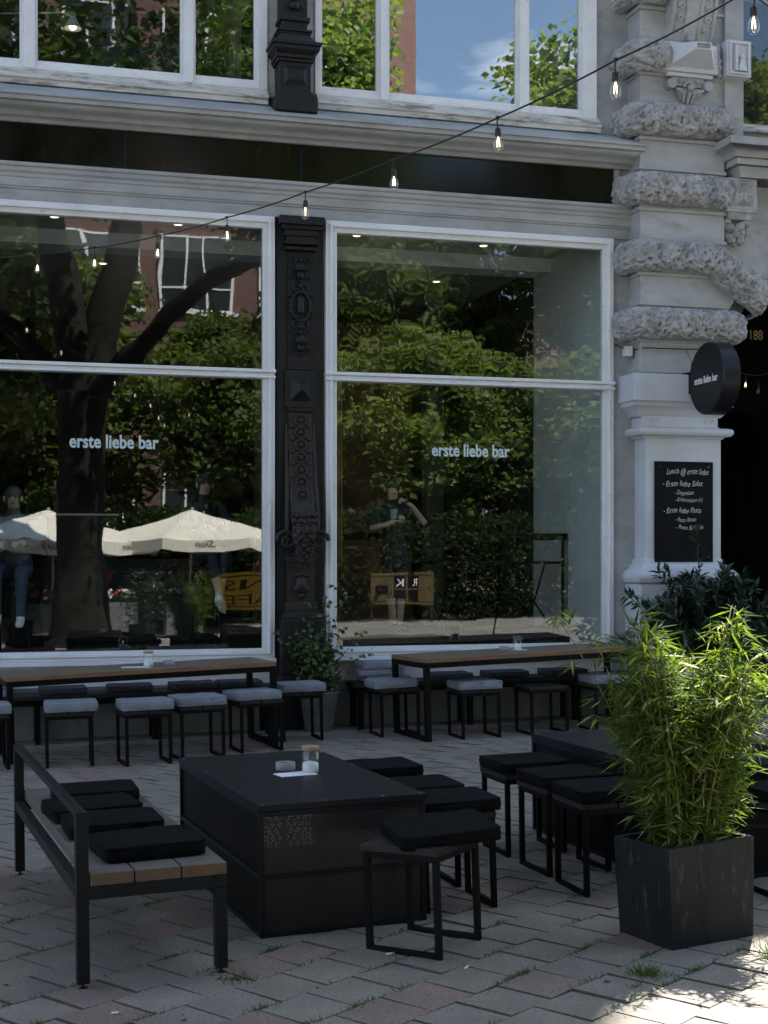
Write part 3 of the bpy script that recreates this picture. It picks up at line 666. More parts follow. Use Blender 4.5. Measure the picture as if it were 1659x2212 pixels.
m = MB(); m.frustum(pc, -.0, 1.02, 1.099, .205, .15, .16, .10); m.box(pc-.21, pc+.21, -.16, 0, .5, 1.0195); m.box(pc-.215, pc+.215, -.17, 0, -.1, .4995)
m.build('pedestal', M['iron'], pil, bevel=.015)

# ---- the upper iron pilaster standing on the cornice
uc = -.50
m = MB()
for (w_, d, za, zb) in ((.20, .30, 5.70, 5.80), (.185, .27, 5.8005, 5.87), (.165, .25, 5.8705, 5.90), (.148, .235, 5.9005, 6.17), (.17, .255, 6.1705, 6.20), (.185, .27, 6.2005, 6.235), (.22, .305, 6.27, 6.31), (.235, .32, 6.3105, 6.345)): m.box(uc-w_, uc+w_, -d, .0, za, zb)
m.frustum(uc, -.12, 6.2352, 6.2699, .16, .14, .21, .18); m.frustum(uc, -.10, 6.3452, 6.44, .20, .19, .13, .12)
for (w_, d, za, zb) in ((.15, .22, 6.4402, 6.46), (.165, .235, 6.4602, 6.48), (.12, .20, 6.4802, 6.56), (.145, .22, 6.5602, 6.60), (.125, .19, 6.6002, 7.75)): m.box(uc-w_, uc+w_, -d, .0, za, zb)
b = len(m.v); m.v += [(uc-.11, -.2355, 5.96), (uc+.11, -.2355, 5.96), (uc+.11, -.2355, 6.13), (uc-.11, -.2355, 6.13), (uc-.075, -.262, 6.0), (uc+.075, -.262, 6.0), (uc+.075, -.262, 6.09), (uc-.075, -.262, 6.09)]
m.f += [(b, b+1, b+5, b+4), (b+1, b+2, b+6, b+5), (b+2, b+3, b+7, b+6), (b+3, b, b+4, b+7), (b+4, b+5, b+6, b+7)]; m.m += [0]*5
up = m.build('upper_pilaster', M['iron'], bld, bevel=.006)
m = MB(); m.ball((uc, -.2, 6.70), .05, .04, .04, 10); m.ball((uc, -.2, 6.80), .035, .03, .05, 10); torus(m, (uc, -.2, 6.92), .06, .014)
for sg in (-1, 1): spiral(m, (uc+sg*.06, -.195, 6.68), .03, 1.3, sg); spiral(m, (uc+sg*.06, -.195, 6.85), .03, 1.3, -sg)
m.build('urn_ornament', M['iron'], up, True)

# ---- the rusticated stone pillar
pm = MB()
pm.box(2.97, 3.9, -.26, .3, 3.42, 7.75); pm.box(3.04, 3.86, -.24, .3, 1.4, 2.90)
pill = pm.build('stone_pillar', M['stone'], bld, bevel=.01)
def slab(nm, lay, mt, bev=.008):
    m = MB()
    for (a, b_, d, za, zb) in lay: m.box(a, b_, -d, .25, za, zb)
    return m.build(nm, mt, pill, bevel=bev)
slab('pillar_shaft', [(3.035, 3.865, .247, 1.40, 2.79)], M['stonewhite'])
slab('pillar_block', [(2.85, 3.93, .37, 3.13, 3.40)], M['stonewhite'])
def ringmould(nm, prof, s0, s1, mt):
    # profile of (extra projection, height) wrapped round the pillar's left side, front and right side
    m = MB(); path = lambda e: [(s0-e, .05), (s0-e, -.24-e), (s1+e, -.24-e), (s1+e, .25)]
    k = len(prof); b0 = len(m.v)
    for i in range(4):
        for e, z in prof: x, y = path(e)[i]; m.v.append((x, y, z))
    for i in range(3):
        for j in range(k-1): m.f.append((b0+i*k+j, b0+i*k+j+1, b0+(i+1)*k+j+1, b0+(i+1)*k+j)); m.m.append(0)
    return m.build(nm, mt, pill, True)
ringmould('pillar_moulding', [(-.03, 3.41), (.0, 3.41), (.02, 3.45), (-.02, 3.52), (-.05, 3.57), (-.05, 3.66), (.0, 3.67), (.0, 3.71), (.03, 3.73), (.03, 3.78), (-.06, 3.78)], 2.97, 3.88, M['stone'])
ringmould('pillar_moulding', [(-.02, 2.99), (.0, 2.99), (.03, 3.02), (.06, 3.07), (.09, 3.09), (.10, 3.132), (-.02, 3.132)], 2.97, 3.86, M['stonewhite'])
ringmould('pillar_capital', [(-.02, 2.775), (.02, 2.775), (.03, 2.795), (.075, 2.80), (.095, 2.82), (.10, 2.845), (.09, 2.868), (.06, 2.88), (-.02, 2.885)], 3.02, 3.86, M['stonewhite'])
m = MB(); pf_ = [(2.972, 4.02), (3.93, 4.02), (3.96, 4.10), (4.04, 4.22), (4.12, 4.30), (4.12, 4.45), (2.972, 4.45)]
k = len(pf_); m.v = [(x, -.262, z) for x, z in pf_]+[(x, .2, z) for x, z in pf_]; m.f = [tuple(range(k)), tuple(reversed(range(k, 2*k)))]+[(q, (q+1) % k, k+(q+1) % k, k+q) for q in range(k)]; m.m = [0]*len(m.f)
m.build('springer_stone', M['stone'], pill, bevel=.006)
m = MB(); pf_ = [(3.86, 4.42), (4.10, 4.40), (4.28, 4.32), (4.44, 4.52), (4.20, 5.06), (3.86, 5.06)]
k = len(pf_); m.v = [(x, -.16, z) for x, z in pf_]+[(x, .2, z) for x, z in pf_]; m.f = [tuple(range(k)), tuple(reversed(range(k, 2*k)))]+[(q, (q+1) % k, k+(q+1) % k, k+q) for q in range(k)]; m.m = [0]*len(m.f)
m.build('springer_stone', M['stone'], pill, bevel=.006)
slab('pillar_neck', [(3.0, 3.83, .25, 2.88, 2.993)], M['stonewhite'])
for c0 in (3.12, 3.72):
    m = MB()
    for q in (-.035, .035): torus(m, (c0+q, -.252, 2.955), .018, .007, 12, 6)
    m.box(c0-.012, c0+.012, -.256, -.24, 2.89, 2.99)
    m.build('strapwork', M['stonewhite'], pill, True)
ringmould('pillar_base', [(-.02, 1.60), (.005, 1.58), (.02, 1.56), (.02, 1.53), (.05, 1.51), (.06, 1.48), (.10, 1.46), (.135, 1.42), (.14, 1.385), (.12, 1.345), (.08, 1.33), (-.02, 1.33)], 3.03, 3.86, M['stonewhite'])
slab('pillar_pedestal', [(2.93, 3.93, .33, 0, 1.331), (2.90, 3.96, .36, -.2, .18)], M['stonewhite'], .02)
for z_ in (4.25, 4.89, 5.59, 6.23, 6.88):
    slab('pillar_fillet', [(2.95, 3.91, .285, z_+.13, z_+.165), (2.95, 3.91, .285, z_-.165, z_-.13)], M['stone'], .006)
def rough_block(zc, s_end, drop=0., s_start=2.93, hh=.158, bulge=.155, dfront=.27, seed=0, nu=260, nv=52, bend=3.7):
    # rounded quarry-faced block: a half-round bulge swept round the pillar's corner
    pts = [(s_start, -.08), (s_start, dfront-.09), (s_start+.03, dfront-.03), (s_start+.09, dfront), (s_end-.06, dfront), (s_end-.015, dfront-.03), (s_end, dfront-.1), (s_end, -.06)]
    L = [0]
    for a, b_ in zip(pts, pts[1:]): L.append(L[-1]+math.dist(a, b_))
    m = MB()
    def at(u):
        t = u*L[-1]
        s_ = np.interp(t, L, [p[0] for p in pts]); d_ = np.interp(t, L, [p[1] for p in pts]); e_ = .03
        ax = np.interp(t+e_, L, [p[0] for p in pts])-np.interp(t-e_, L, [p[0] for p in pts]); ay = np.interp(t+e_, L, [p[1] for p in pts])-np.interp(t-e_, L, [p[1] for p in pts])
        l_ = math.hypot(ax, ay)+1e-9; return s_, d_, -ay/l_, ax/l_
    for i in range(nu+1):
        s_, d_, ns, nd = at(i/nu)
        dz = -drop*max(0, s_-bend)
        for j in range(nv+1):
            a = -math.pi/2+math.pi*j/nv
            ca, sa = math.cos(a), math.sin(a)
            ca = math.copysign(abs(ca)**.75, ca); sa = math.copysign(abs(sa)**.8, sa)
            hk = hh*(1+.30*min(1, max(0, s_-bend+.05)/.2)) if drop else hh
            P = Vector((s_+ns*bulge*ca, -(d_+nd*bulge*ca), zc+dz+hk*sa))
            n_ = Vector((ns*ca, -nd*ca, sa)); q = P*1.0+Vector((seed*3.1, seed*1.7, 0))
            pit = max(0, noise.noise(q*26+Vector((3, 1, 7)))-.08); pit2 = max(0, noise.noise(q*52)-.10)
            h_ = .016*noise.noise(q*7)+.016*noise.noise(q*15)+.010*noise.noise(q*33)+.006*noise.noise(q*70)-.075*pit-.030*pit2
            h_ += .018*(min(noise.voronoi(q*21)[0][0], .8)-.35)
            h_ *= min(1, 1.15*(ca+.12))
            m.v.append(tuple(P+n_*h_))
    for i in range(nu):
        for j in range(nv): m.f.append((i*(nv+1)+j, i*(nv+1)+j+1, (i+1)*(nv+1)+j+1, (i+1)*(nv+1)+j)); m.m.append(0)
    return m.build('rough_block', M['rough'], pill, 'all', fixn=True)
rough_block(3.905, 4.0, seed=1); rough_block(4.57, 4.24, drop=.62, seed=2); rough_block(5.235, 3.86, seed=3); rough_block(5.925, 3.86, seed=4)
rough_block(6.545, 3.22, seed=5, nu=120); rough_block(7.22, 3.24, seed=6, nu=120)
# keystone-like block with a pyramid front, scrolled bracket above, shell below
m = MB(); m.box(3.26, 3.84, -.36, -.2, 6.40, 6.685)
b = len(m.v); y0, y1 = -.3605, -.60
m.v += [(3.305, y0, 6.44), (3.80, y0, 6.44), (3.80, y0, 6.65), (3.305, y0, 6.65), (3.47, y1, 6.545), (3.64, y1, 6.545), (3.64, y1, 6.615), (3.47, y1, 6.615), (3.485, y1, 6.555), (3.63, y1, 6.555), (3.63, y1, 6.605), (3.485, y1, 6.605), (3.485, y1+.06, 6.555), (3.63, y1+.06, 6.555), (3.63, y1+.06, 6.605), (3.485, y1+.06, 6.605)]
for q in range(4):
    k = (q+1) % 4; m.f += [(b+q, b+k, b+4+k, b+4+q), (b+4+q, b+4+k, b+8+k, b+8+q), (b+8+q, b+8+k, b+12+k, b+12+q)]; m.m += [0]*3
m.f.append((b+12, b+13, b+14, b+15)); m.m.append(0)
m.box(3.30, 3.80, -.33, -.2, 6.36, 6.399)
m.v = [(x-.07, y, z) for x, y, z in m.v]; m.build('pyramid_block', M['stonewhite'], pill, bevel=.006)
m = MB(); zc = 6.29; c0 = 3.54
m.box(c0-.17, c0+.17, -.31, -.2, 6.27, 6.355)
for sg in (-1, 1):
    m.lathe([(.0, -.06), (.045, -.06), (.05, -.05), (.05, .05), (.0, .05)], 14, (c0+sg*.20, -.31, 6.275), 'y')
    m.ball((c0+sg*.09, -.325, 6.32), .018, .015, .02, 8); m.ball((c0+sg*.155, -.325, 6.31), .016, .015, .018, 8)
for q in range(7):
    a = R(-72+24*q); m.tube([(c0+.03*math.sin(a), -.30, 6.24), (c0+.15*math.sin(a), -.33, 6.235-.04*math.cos(a)), (c0+.10*math.sin(a), -.28, 6.25-.125*math.cos(a)-.02)], [.02, .028, .012], 8)
m.ball((c0, -.355, 6.245), .034, .034, .034, 12); torus(m, (c0, -.335, 6.25), .055, .016, 14, 6, 0, math.pi)
m.v = [(x-.07, y, z) for x, y, z in m.v]; m.build('shell_ornament', M['stone'], pill, True)
m = MB()
for i in range(14):
    a = i/13; z_ = 6.69+a*1.0; d_ = .30+.16*math.sin(a*math.pi*.9); 
    if i: m.add([(3.30+.03*a, -.2, pz), (3.80-.02*a, -.2, pz), (3.80-.02*a, -pd, pz), (3.30+.03*a, -pd, pz), (3.30+.03*a, -.2, z_), (3.80-.02*a, -.2, z_), (3.80-.02*a, -d_, z_), (3.30+.03*a, -d_, z_)], [(2, 3, 7, 6), (1, 2, 6, 5), (3, 0, 4, 7)])
    pz, pd = z_, d_
for x_ in (3.33, 3.47, 3.63, 3.77): m.tube([(x_, -(.31+.16*math.sin(i/9*math.pi*.9)), 6.72+i/9*.98) for i in range(10)], .02, 6)
for q in range(9):
    for x_ in (3.40, 3.70): z_ = 6.80+.1*q; spiral(m, (x_, -(.325+.16*math.sin((z_-6.69)*math.pi*.9)), z_), .035, 1.3, 1 if q % 2 else -1, .012)
m.ball((3.55, -.35, 6.735), .042, .035, .042, 12)
m.v = [(x-.07, y, z) for x, y, z in m.v]; m.build('scroll_bracket', M['stone'], pill, True)
# right of it: slim post with white panel, projecting cornice, rough pier, drop ornament
wall('post', [(3.88, 4.09, -.30, .3, 5.70, 7.75)], M['stone'], .006)
m = MB(); m.box(3.88, 4.15, -.42, -.295, 6.38, 6.74); m.v = [(x-.045, y, z) for x, y, z in m.v]; pa = m.build('post_panel', M['stonewhite'], bld, bevel=.004)
m = MB(); m.box(3.905, 4.125, -.4405, -.4205, 6.40, 6.42); m.box(3.905, 4.125, -.4405, -.4205, 6.70, 6.72); m.box(3.905, 3.925, -.4405, -.4205, 6.4205, 6.6995); m.box(4.105, 4.125, -.4405, -.4205, 6.4205, 6.6995)
m.box(3.955, 3.985, -.46, -.4205, 6.43, 6.68); m.frustum(4.04, -.43, 6.43, 6.55, .05, .03, .02, .02); m.ball((4.04, -.44, 6.57), .03, .02, .03, 10)
m.v = [(x-.045, y, z) for x, y, z in m.v]; m.build('panel_relief', M['stonewhite'], pa, True)
m = MB()
for q in range(9): m.ball((3.79+random.uniform(-.015, .015), -.34, 6.40+.035*q), .03, .03, .03, 8)
m.build('fruit_garland', M['rough'], pill, True)
m = MB(); m.mould([(0, 5.735), (.0, 5.735), (.60, 5.735), (.60, 5.66), (.56, 5.65), (.50, 5.60), (.48, 5.57), (.45, 5.565), (.45, 5.505), (.40, 5.50), (.37, 5.44), (.36, 5.40), (.0, 5.40)], 4.38, 7.2, 0, True, False)
m.build('entrance_cornice', M['stone'], bld, True)
m = MB(); m.box(3.90, 4.23, -.32, .2, 5.08, 5.40); pr = m.build('rough_pier', M['stone'], bld, bevel=.006)
m = MB(); nu = 44
for i in range(nu+1):
    for k in range(nu+1):
        x_ = 3.945+.245*i/nu; z_ = 5.115+.27*k/nu; e_ = min(i, k, nu-i, nu-k)/nu
        q = Vector((x_, 0, z_)); c_ = noise.voronoi(q*26)[0][0]
        m.v.append((x_, -.318-min(1, e_*7)*(.02+.03*max(0, c_-.1)+.02*abs(noise.noise(q*40))), z_))
for i in range(nu):
    for k in range(nu): m.f.append((i*(nu+1)+k, (i+1)*(nu+1)+k, (i+1)*(nu+1)+k+1, i*(nu+1)+k+1)); m.m.append(0)
m.build('rough_face', M['rough'], pr, 'all')
m = MB(); m.box(3.88, 4.22, -.34, 0, 5.055, 5.079); m.frustum(4.05, -.15, 4.99, 5.054, .12, .14, .15, .17)
for q in range(60):
    a = random.uniform(0, 6.28); h_ = random.uniform(0, 1); r_ = .15*math.sqrt(1-(h_*.9)**2)
    m.ball((4.05+r_*math.cos(a)*.95, -.17+r_*math.sin(a)*.9, 4.985-.2*h_), .038, .038, .036, 8)
m.ball((4.05, -.17, 4.80), .05, .05, .06, 10)
m.build('drop_ornament', M['rough'], pr, True)

# ---- archway wall, dark passage behind it
ac, az, ar = 5.42, 3.40, 1.40
m = MB(); arc = [(ac-ar*math.cos(math.pi*i/24), az+ar*math.sin(math.pi*i/24)) for i in range(25)]
N_ = 25
for (dd) in (-.05, .5):
    m.v += [(x, dd, z) for x, z in arc] + [(np.interp(i, [0, 24], [3.86, 7.2]), dd, 5.45) for i in range(25)]
for i in range(24): m.f += [(i, i+1, N_+i+1, N_+i), (2*N_+i, 2*N_+i+1, 3*N_+i+1, 3*N_+i), (i, i+1, 2*N_+i+1, 2*N_+i)]; m.m += [0]*3
m.add([(3.86, -.05, 3.4), (ac-ar, -.05, 3.4), (3.86, -.05, 5.45)], [(0, 1, 2)]); m.add([(7.2, -.05, 3.4), (ac+ar, -.05, 3.4), (7.2, -.05, 5.45)], [(0, 1, 2)])
m.box(ac+ar, 7.2, -.05, .5, -.1, 3.4); m.box(3.83, 3.92, .2, .5, -.1, 3.4)
m.build('arch_wall', M['stone'], bld)
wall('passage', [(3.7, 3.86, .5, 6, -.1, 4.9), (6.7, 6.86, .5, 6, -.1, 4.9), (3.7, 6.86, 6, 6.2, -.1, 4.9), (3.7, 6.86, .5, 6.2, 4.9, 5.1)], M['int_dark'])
fz_ = MB(); fz_.box(3.87, 6.69, 2.6, 2.7, 3.35, 4.89); fz = fz_.build('passage_frieze', M['board'], bld)
o = link('year_lettering', text_mesh('9 – 188', .17, M['gold'], sx=.8, bold=.002), fz); o.location = (5.60, 2.597, 4.28)
m = MB(); m.box(4.25, 4.55, 1.9, 2.2, 0, 2.3); m.frustum(4.40, 2.05, 2.3, 2.75, .13, .13, .24, .24); m.box(4.12, 4.68, 1.77, 2.33, 2.75, 2.85); m.build('passage_column', M['int_wall'], bld)

# ---- rooms behind the glass
wall('interior_floor', [(-4.2, 3.0, .3, 7, .5, .72)], M['int_floor'])
wall('ceiling', [(-4.2, 2.95, .08, 7, 4.87, 5.1)], M['int_ceiling'])
wall('ceiling_beam', [(-4.2, 2.9, 1.45, 1.8, 4.72, 4.869)], M['int_white'])
wall('back_wall', [(-4.2, 3.0, 7, 7.2, .5, 5.1), (-4.4, -4.2, .1, 7, .5, 5.1), (2.75, 2.96, 2.0, 7, .5, 4.87)], M['int_dark'])
wall('white_partition', [(2.72, 2.79, .07, 1.95, .72, 4.87)], M['int_white'])
wall('interior_pier', [(1.9, 2.12, 3.4, 3.6, .72, 4.87)], M['int_wall'])
wall('room_divider', [(-.62, -.2, .25, .5, .5, 4.87)], M['int_wall'])
wall('interior_glow_tinted_panel', [(-.1, 1.9, 4.0, 4.1, .72, 4.5)], mat('amber_painted_glow', (.16, .06, .018), .7, .3, 1.3, col2=(.03, .02, .014)))  # amber colour paints a warm glow onto this panel
for (a, dd) in ((-2.62, .9), (-1.434, .9), (.38, .9), (1.78, 1.0), (-3.4, 3), (-2, 3), (.6, 3), (1.9, 3)):
    m = MB(); m.lathe([(.0, 4.866), (.04, 4.866), (.045, 4.862), (.06, 4.862), (.06, 4.87)], 16, (a, dd, 0)); sp = m.build('ceiling_spot', M['int_white'], bld, True)
    m = MB(); m.lathe([(.0, 4.8615), (.038, 4.8615), (.038, 4.8655)], 14, (a, dd, 0)); m.build('spot_lens', M['spot'], sp)
wall('upper_floor', [(-4.2, 3.0, .15, 6, 5.2, 5.5)], M['int_floor'])
wall('upper_back_wall', [(-4.2, 3.0, 5, 5.2, 5.5, 7.75), (-4.4, -4.2, .15, 5, 5.5, 7.75), (2.8, 3.0, .3, 5, 5.5, 7.75), (-.62, -.35, .2, 5, 5.5, 7.75)], mat('office_wall', (.40, .40, .38), .8, .05, 2))
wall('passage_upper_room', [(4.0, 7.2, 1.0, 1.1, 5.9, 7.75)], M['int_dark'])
wall('red_brown_door', [(-1.40, -.98, 2.4, 2.5, 5.5, 7.75)], mat('dark_red_door', (.07, .02, .012), .5, .2, 3))

# curtain, inside left of the right window
m = MB()
for i in range(15): 
    x_ = -.02+.008*i; y_ = .35+.02*math.sin(i*1.9); m.v += [(x_, y_, 1.5), (x_, y_, 3.6)]
for i in range(14): m.f.append((2*i, 2*i+2, 2*i+3, 2*i+1)); m.m.append(0)
o = m.build('curtain', M['curtain'], None, 'all'); s_ = o.modifiers.new('s', 'SOLIDIFY'); s_.thickness = .004
o.location = FP; o.rotation_euler = (0, 0, FA); tag(o, 'narrow ochre curtain hanging inside the left edge of the right shop window', 'curtain')

# ================================================================== things on the facade
def onfac(nm, label, cat, s, d, z, group=None): return thing(nm, label, cat, Wd(s, d, z), FA, group)
t = onfac('round_sign', 'black round projecting sign lettered erste liebe bar on the stone pillar', 'sign', 3.44, .72, 3.32)
m = MB(); m.lathe([(0, -.0), (.335, -.0), (.35, .012), (.35, .178), (.335, .19), (0, .19)], 64, (0, 0, 0), 'x'); m.build('sign_body', M['signblack'], t, True)
tm = fit_text('erste liebe bar', .46,   .10, M['signtext'], bold=.0022, extrude=.001)
o = link('lettering', tm, t); o.rotation_euler = (0, 0, R(-90)); o.location = (-.0015, .225, -.04)
m = MB(); m.box(.0, .04, .345, .46, -.115, .105); m.box(-.01, .10, .4605, .475, -.13, .12); bk = m.build('bracket', M['black'], t, bevel=.003)
m = MB()
for z_ in (-.09, .08): m.lathe([(0, 0), (.010, 0), (.010, .006), (0, .006)], 10, (-.003, .40, z_), 'x')
m.build('bracket_screw', M['bolt'], bk)
t = onfac('chalkboard_menu', 'black chalkboard with white handwritten lunch menu screwed to the pillar', 'chalkboard', 3.125, .25, 1.545)
m = MB(); m.box(0, .64, -.018, -.002, 0, 1.0); m.build('board', M['board'], t, bevel=.003)
for k, (x_, z_) in enumerate(((.05, .95), (.59, .95), (.05, .05), (.59, .05))):
    m = MB(); m.lathe([(0, -.001), (.008, -.001), (.008, -.004), (0, -.005)], 10, (x_, -.019, z_), 'y'); m.build('screw', M['bolt'], t)
for (tx, x_, z_, w_, h_) in (('Lunch @ erste liebe', .13, .875, .46, .085), ('- Erste liebe Salat', .085, .755, .44, .08), ('- Ziegenkäse', .215, .672, .21, .06), ('- Kichererbsen (v)', .22, .60, .30, .06), ('- Erste liebe Pasta', .095, .49, .41, .078), ('- Pesto Rosso', .225, .402, .225, .062), ('- Pesto Bärlauch', .23, .325, .30, .062)):
    me = fit_text(tx, w_, h_, M['chalk'], bold=-.0006, shear=.30, extrude=.0006)
    rr = random.Random(x_); 
    for v in me.vertices: v.co.z += .005*math.sin(v.co.x*30+z_*20)+.002*noise.noise(Vector((v.co.x*45, z_*9, 0))); v.co.x += .003*noise.noise(Vector((v.co.x*30, v.co.z*60, z_)))
    o = link('chalk_line', me, t); o.location = (x_, -.0195, z_)
t = onfac('junction_box', 'small white junction box with thin cable on the pillar side', 'junction box', 2.90, .12, 3.64)
m = MB(); m.box(-.035, .035, -.05, .05, -.05, .05); m.build('box', M['plastic'], t, bevel=.006)
m = MB(); m.tube([(-.03, -.0, .02), (-.1, -.02, .05), (-.135, -.03, .06)], .005, 6); m.ball((-.14, -.03, .06), .014, .014, .012, 8); m.tube([(.03, -.0, .01), (.10, -.17, .02), (.5, -.18, .02), (.8, -.18, .03)], .006, 6); m.tube([(.55, -.18, .02), (.60, -.19, -.1), (.62, -.18, -.25)], .003, 6)
m.build('cable', M['rubber'], t)

# the string of bulbs, from the facade out over the terrace
pts = [Vector(p) for p in ((1.60, 4.5, 3.72), (1.27, 5.2, 3.641), (.945, 5.8, 3.63), (.527, 6.6, 3.64), (.05, 7.5, 3.697), (-.458, 8.3, 3.731), (-1.006, 9.1, 3.772), (-1.562, 9.8, 3.811), (-2.135, 10.5, 3.883), (-2.725, 11.2, 3.987), (-3.3, 11.9, 4.10))]
t = thing('string_light', 'black string light cable with glowing drop bulbs crossing the facade', 'string light', pts[1])
m = MB()
def swag(a, b, n, sag): return [a.lerp(b, i/n)-Vector((0, 0, sag*4*(i/n)*(1-i/n))) for i in range(n+1)]
path = []
for a, b in zip(pts, pts[1:]): path += swag(a, b, 6, .008)[:-1]
m.tube([p-pts[1] for p in path+[pts[-1]]], .0042, 6); m.build('cable', M['rubber'], t, True)
def bulb_meshes():
    m = MB(); m.tube([(0, 0, .012), (0, 0, -.005)], .012, 10); m.tube([(0, 0, 0), (.004, 0, -.045), (0, 0, -.075)], .0045, 6); m.lathe([(0, -.07), (.012, -.072), (.0175, -.082), (.0185, -.125), (.016, -.132), (0, -.132)], 14)
    m.v = [(x*.8, y*.8, z*.66) for x, y, z in m.v]; so_ = m.mesh('socket', M['rubber'], True)
    m = MB(); m.lathe([(.013, -.130), (.017, -.140), (.0265, -.165), (.0300, -.185), (.0275, -.206), (.018, -.222), (0, -.229)], 16); m.v = [(x*.8, y*.8, -.086+(z+.130)*.75) for x, y, z in m.v]; gl_ = m.mesh('bulb', M['bulbglass'], 'all')
    m = MB(); m.tube([(-.006, 0, -.15), (-.008, 0, -.195)], .0026, 5); m.tube([(.006, 0, -.15), (.008, 0, -.195)], .0026, 5); m.tube([(0, 0, -.135), (0, 0, -.165)], .004, 6)
    m.v = [(x*.8, y*.8, -.086+(z+.130)*.75) for x, y, z in m.v]; return so_, gl_, m.mesh('filament', M['bulbglow'])
bs, bg_, bf = bulb_meshes()
for p in pts[2:-1]:
    s_ = link('socket', bs, t); s_.location = p-pts[1]; s_.rotation_euler = (random.uniform(-.05, .05), random.uniform(-.05, .05), random.uniform(0, 3))
    b_ = link('bulb', bg_, s_); f_ = link('filament', bf, s_)
t2 = thing('string_light', 'second string light whose single bulb hangs at the top right corner', 'string light', (1.456, 5.6, 3.80))
m = MB(); m.tube([(-.9, -1.9, .30), (-.3, -.6, .10), (0, 0, .02), (.4, .9, .25), (1.2, 2.4, .9)], .0058, 6); m.build('cable', M['rubber'], t2)
s_ = link('socket', bs, t2); s_.location = (0, 0, .02); link('bulb', bg_, s_); link('filament', bf, s_)
t = onfac('string_light', 'two small bulbs hanging in the dark archway right of the round sign', 'string light', 4.82, -.9, 3.575)
m = MB(); m.tube([(-.4, 0, .15), (-.02, 0, .03), (.15, 0, .02), (.7, 0, .2)], .005, 6); m.build('cable', M['rubber'], t)
for (x_, z_, ff) in ((-.02, .03, bf), (.135, -.03, None)):
    s_ = link('socket', bs, t); s_.location = (x_, 0, z_); link('bulb', bg_, s_)
    if ff: link('filament', ff, s_)

# ================================================================== TERRACE FURNITURE
# ---- square steel stools
def stool_proto(nm, sz, h, mt_frame, mt_wood, npl=3):
    r = bpy.data.objects.new(nm, None); COL.objects.link(r); r.empty_display_size = .1
    a, q = sz/2, .0125
    for sg in (-1, 1):                                  # closed loop of square tube on either side
        m = MB(); x = sg*(a-q)
        m.box(x-q, x+q, -a, -a+2*q, 0, h-.03); m.box(x-q, x+q, a-2*q, a, 0, h-.03)
        m.box(x-q+.0008, x+q-.0008, -a+2*q, a-2*q, 0.0005, 2*q); m.box(x-q+.0008, x+q-.0008, -a+2*q, a-2*q, h-.03-2*q, h-.0305)
        m.build('leg_frame', mt_frame, r, bevel=.0025)
    for sg in (-1, 1):
        m = MB(); m.box(-a+2*q, a-2*q, sg*(a-q)-q, sg*(a-q)+q, h-.03-2*q, h-.0302); m.build('cross_rail', mt_frame, r, bevel=.0025)
    w_ = (sz+.012)/npl
    for i in range(npl):
        m = MB(); x0 = -a-.006+i*w_; m.box(x0+.002, x0+w_-.002, -a-.006, a+.006, h-.0298, h); o = m.build('seat_plank', mt_wood, r, bevel=.004)
        o.rotation_euler = (random.uniform(-.006, .006), random.uniform(-.01, .01), 0)
    return r
def put(proto, first, loc, yaw, label, cat, group, roll=G, pitch=0.):
    o = proto if first else copy_tree(proto)
    o.location = loc
    o.rotation_euler = (Matrix.Rotation(-roll, 3, 'Y') @ Matrix.Rotation(pitch, 3, 'X') @ Matrix.Rotation(yaw, 3, 'Z')).to_euler()
    return tag(o, label, cat, group)
SB = stool_proto('stool', .35, .442, M['black'], M['wooddark'], 2)
low = [  # x, y, yaw, roll, label of stool, label of its cushion, cushion shift/yaw
 (.168, 5.872, 58, .035, 'nearest black steel stool with wooden seat in front of the black box table', 'black cushion lying skewed on the nearest stool', (.065, .03), 14),
 (.298, 6.585, 18, .03, 'second black stool along the right side of the left box table, behind the nearest stool', 'thick black cushion on the stool just behind the nearest one', (.0, .0), 16),
 (.155, 6.985, 18, .02, 'third black stool along the right side of the left box table', 'black cushion third along the right side of the left box table', (0, .0), 17),
 (-.03, 7.62, 18, .02, 'farthest black stool on the right side of the left box table', 'black cushion on the farthest stool right of the left box table', (0, 0), 18),
 (.765, 7.755, 18, .015, 'farthest black stool on the left side of the right box table', 'black cushion on the farthest stool left of the right box table', (0, 0), 18),
 (.925, 7.275, 19, .015, 'middle black stool on the left side of the right box table', 'black cushion on the middle stool left of the right box table', (0, 0), 20),
 (1.055, 6.84, 17, .015, 'nearest black stool on the left side of the right box table, partly behind the bamboo', 'black cushion on the nearest stool left of the right box table', (0, 0), 17),
 (1.925, 6.72, 18, .015, 'black stool at the right edge behind the potted bamboo', 'black cushion at the right edge behind the potted bamboo', (0, 0), 18),
 (2.28, 8.05, 18, .015, 'black stool on the far right side of the right box table', 'black cushion on the far right side of the right box table', (0, 0), 18),
]
for k, (x, y, yw, rl, lb, cl, sh, cy_) in enumerate(low):
    put(SB, k == 0, onground(x, y, -.002), R(yw), lb, 'stool', 'low black stools at the box tables', rl)
    cushion(onground(x+sh[0], y+sh[1], .443), R(cy_), (.395 if k else .42), (.375 if k else .385), .056, k, M['cloth_black'], cl, 'black cushions on stools', rl+(.03 if k == 0 else 0), .05 if k == 0 else 0)
SG = stool_proto('bar_stool', .365, .428, M['black'], M['wooddark'], 2)
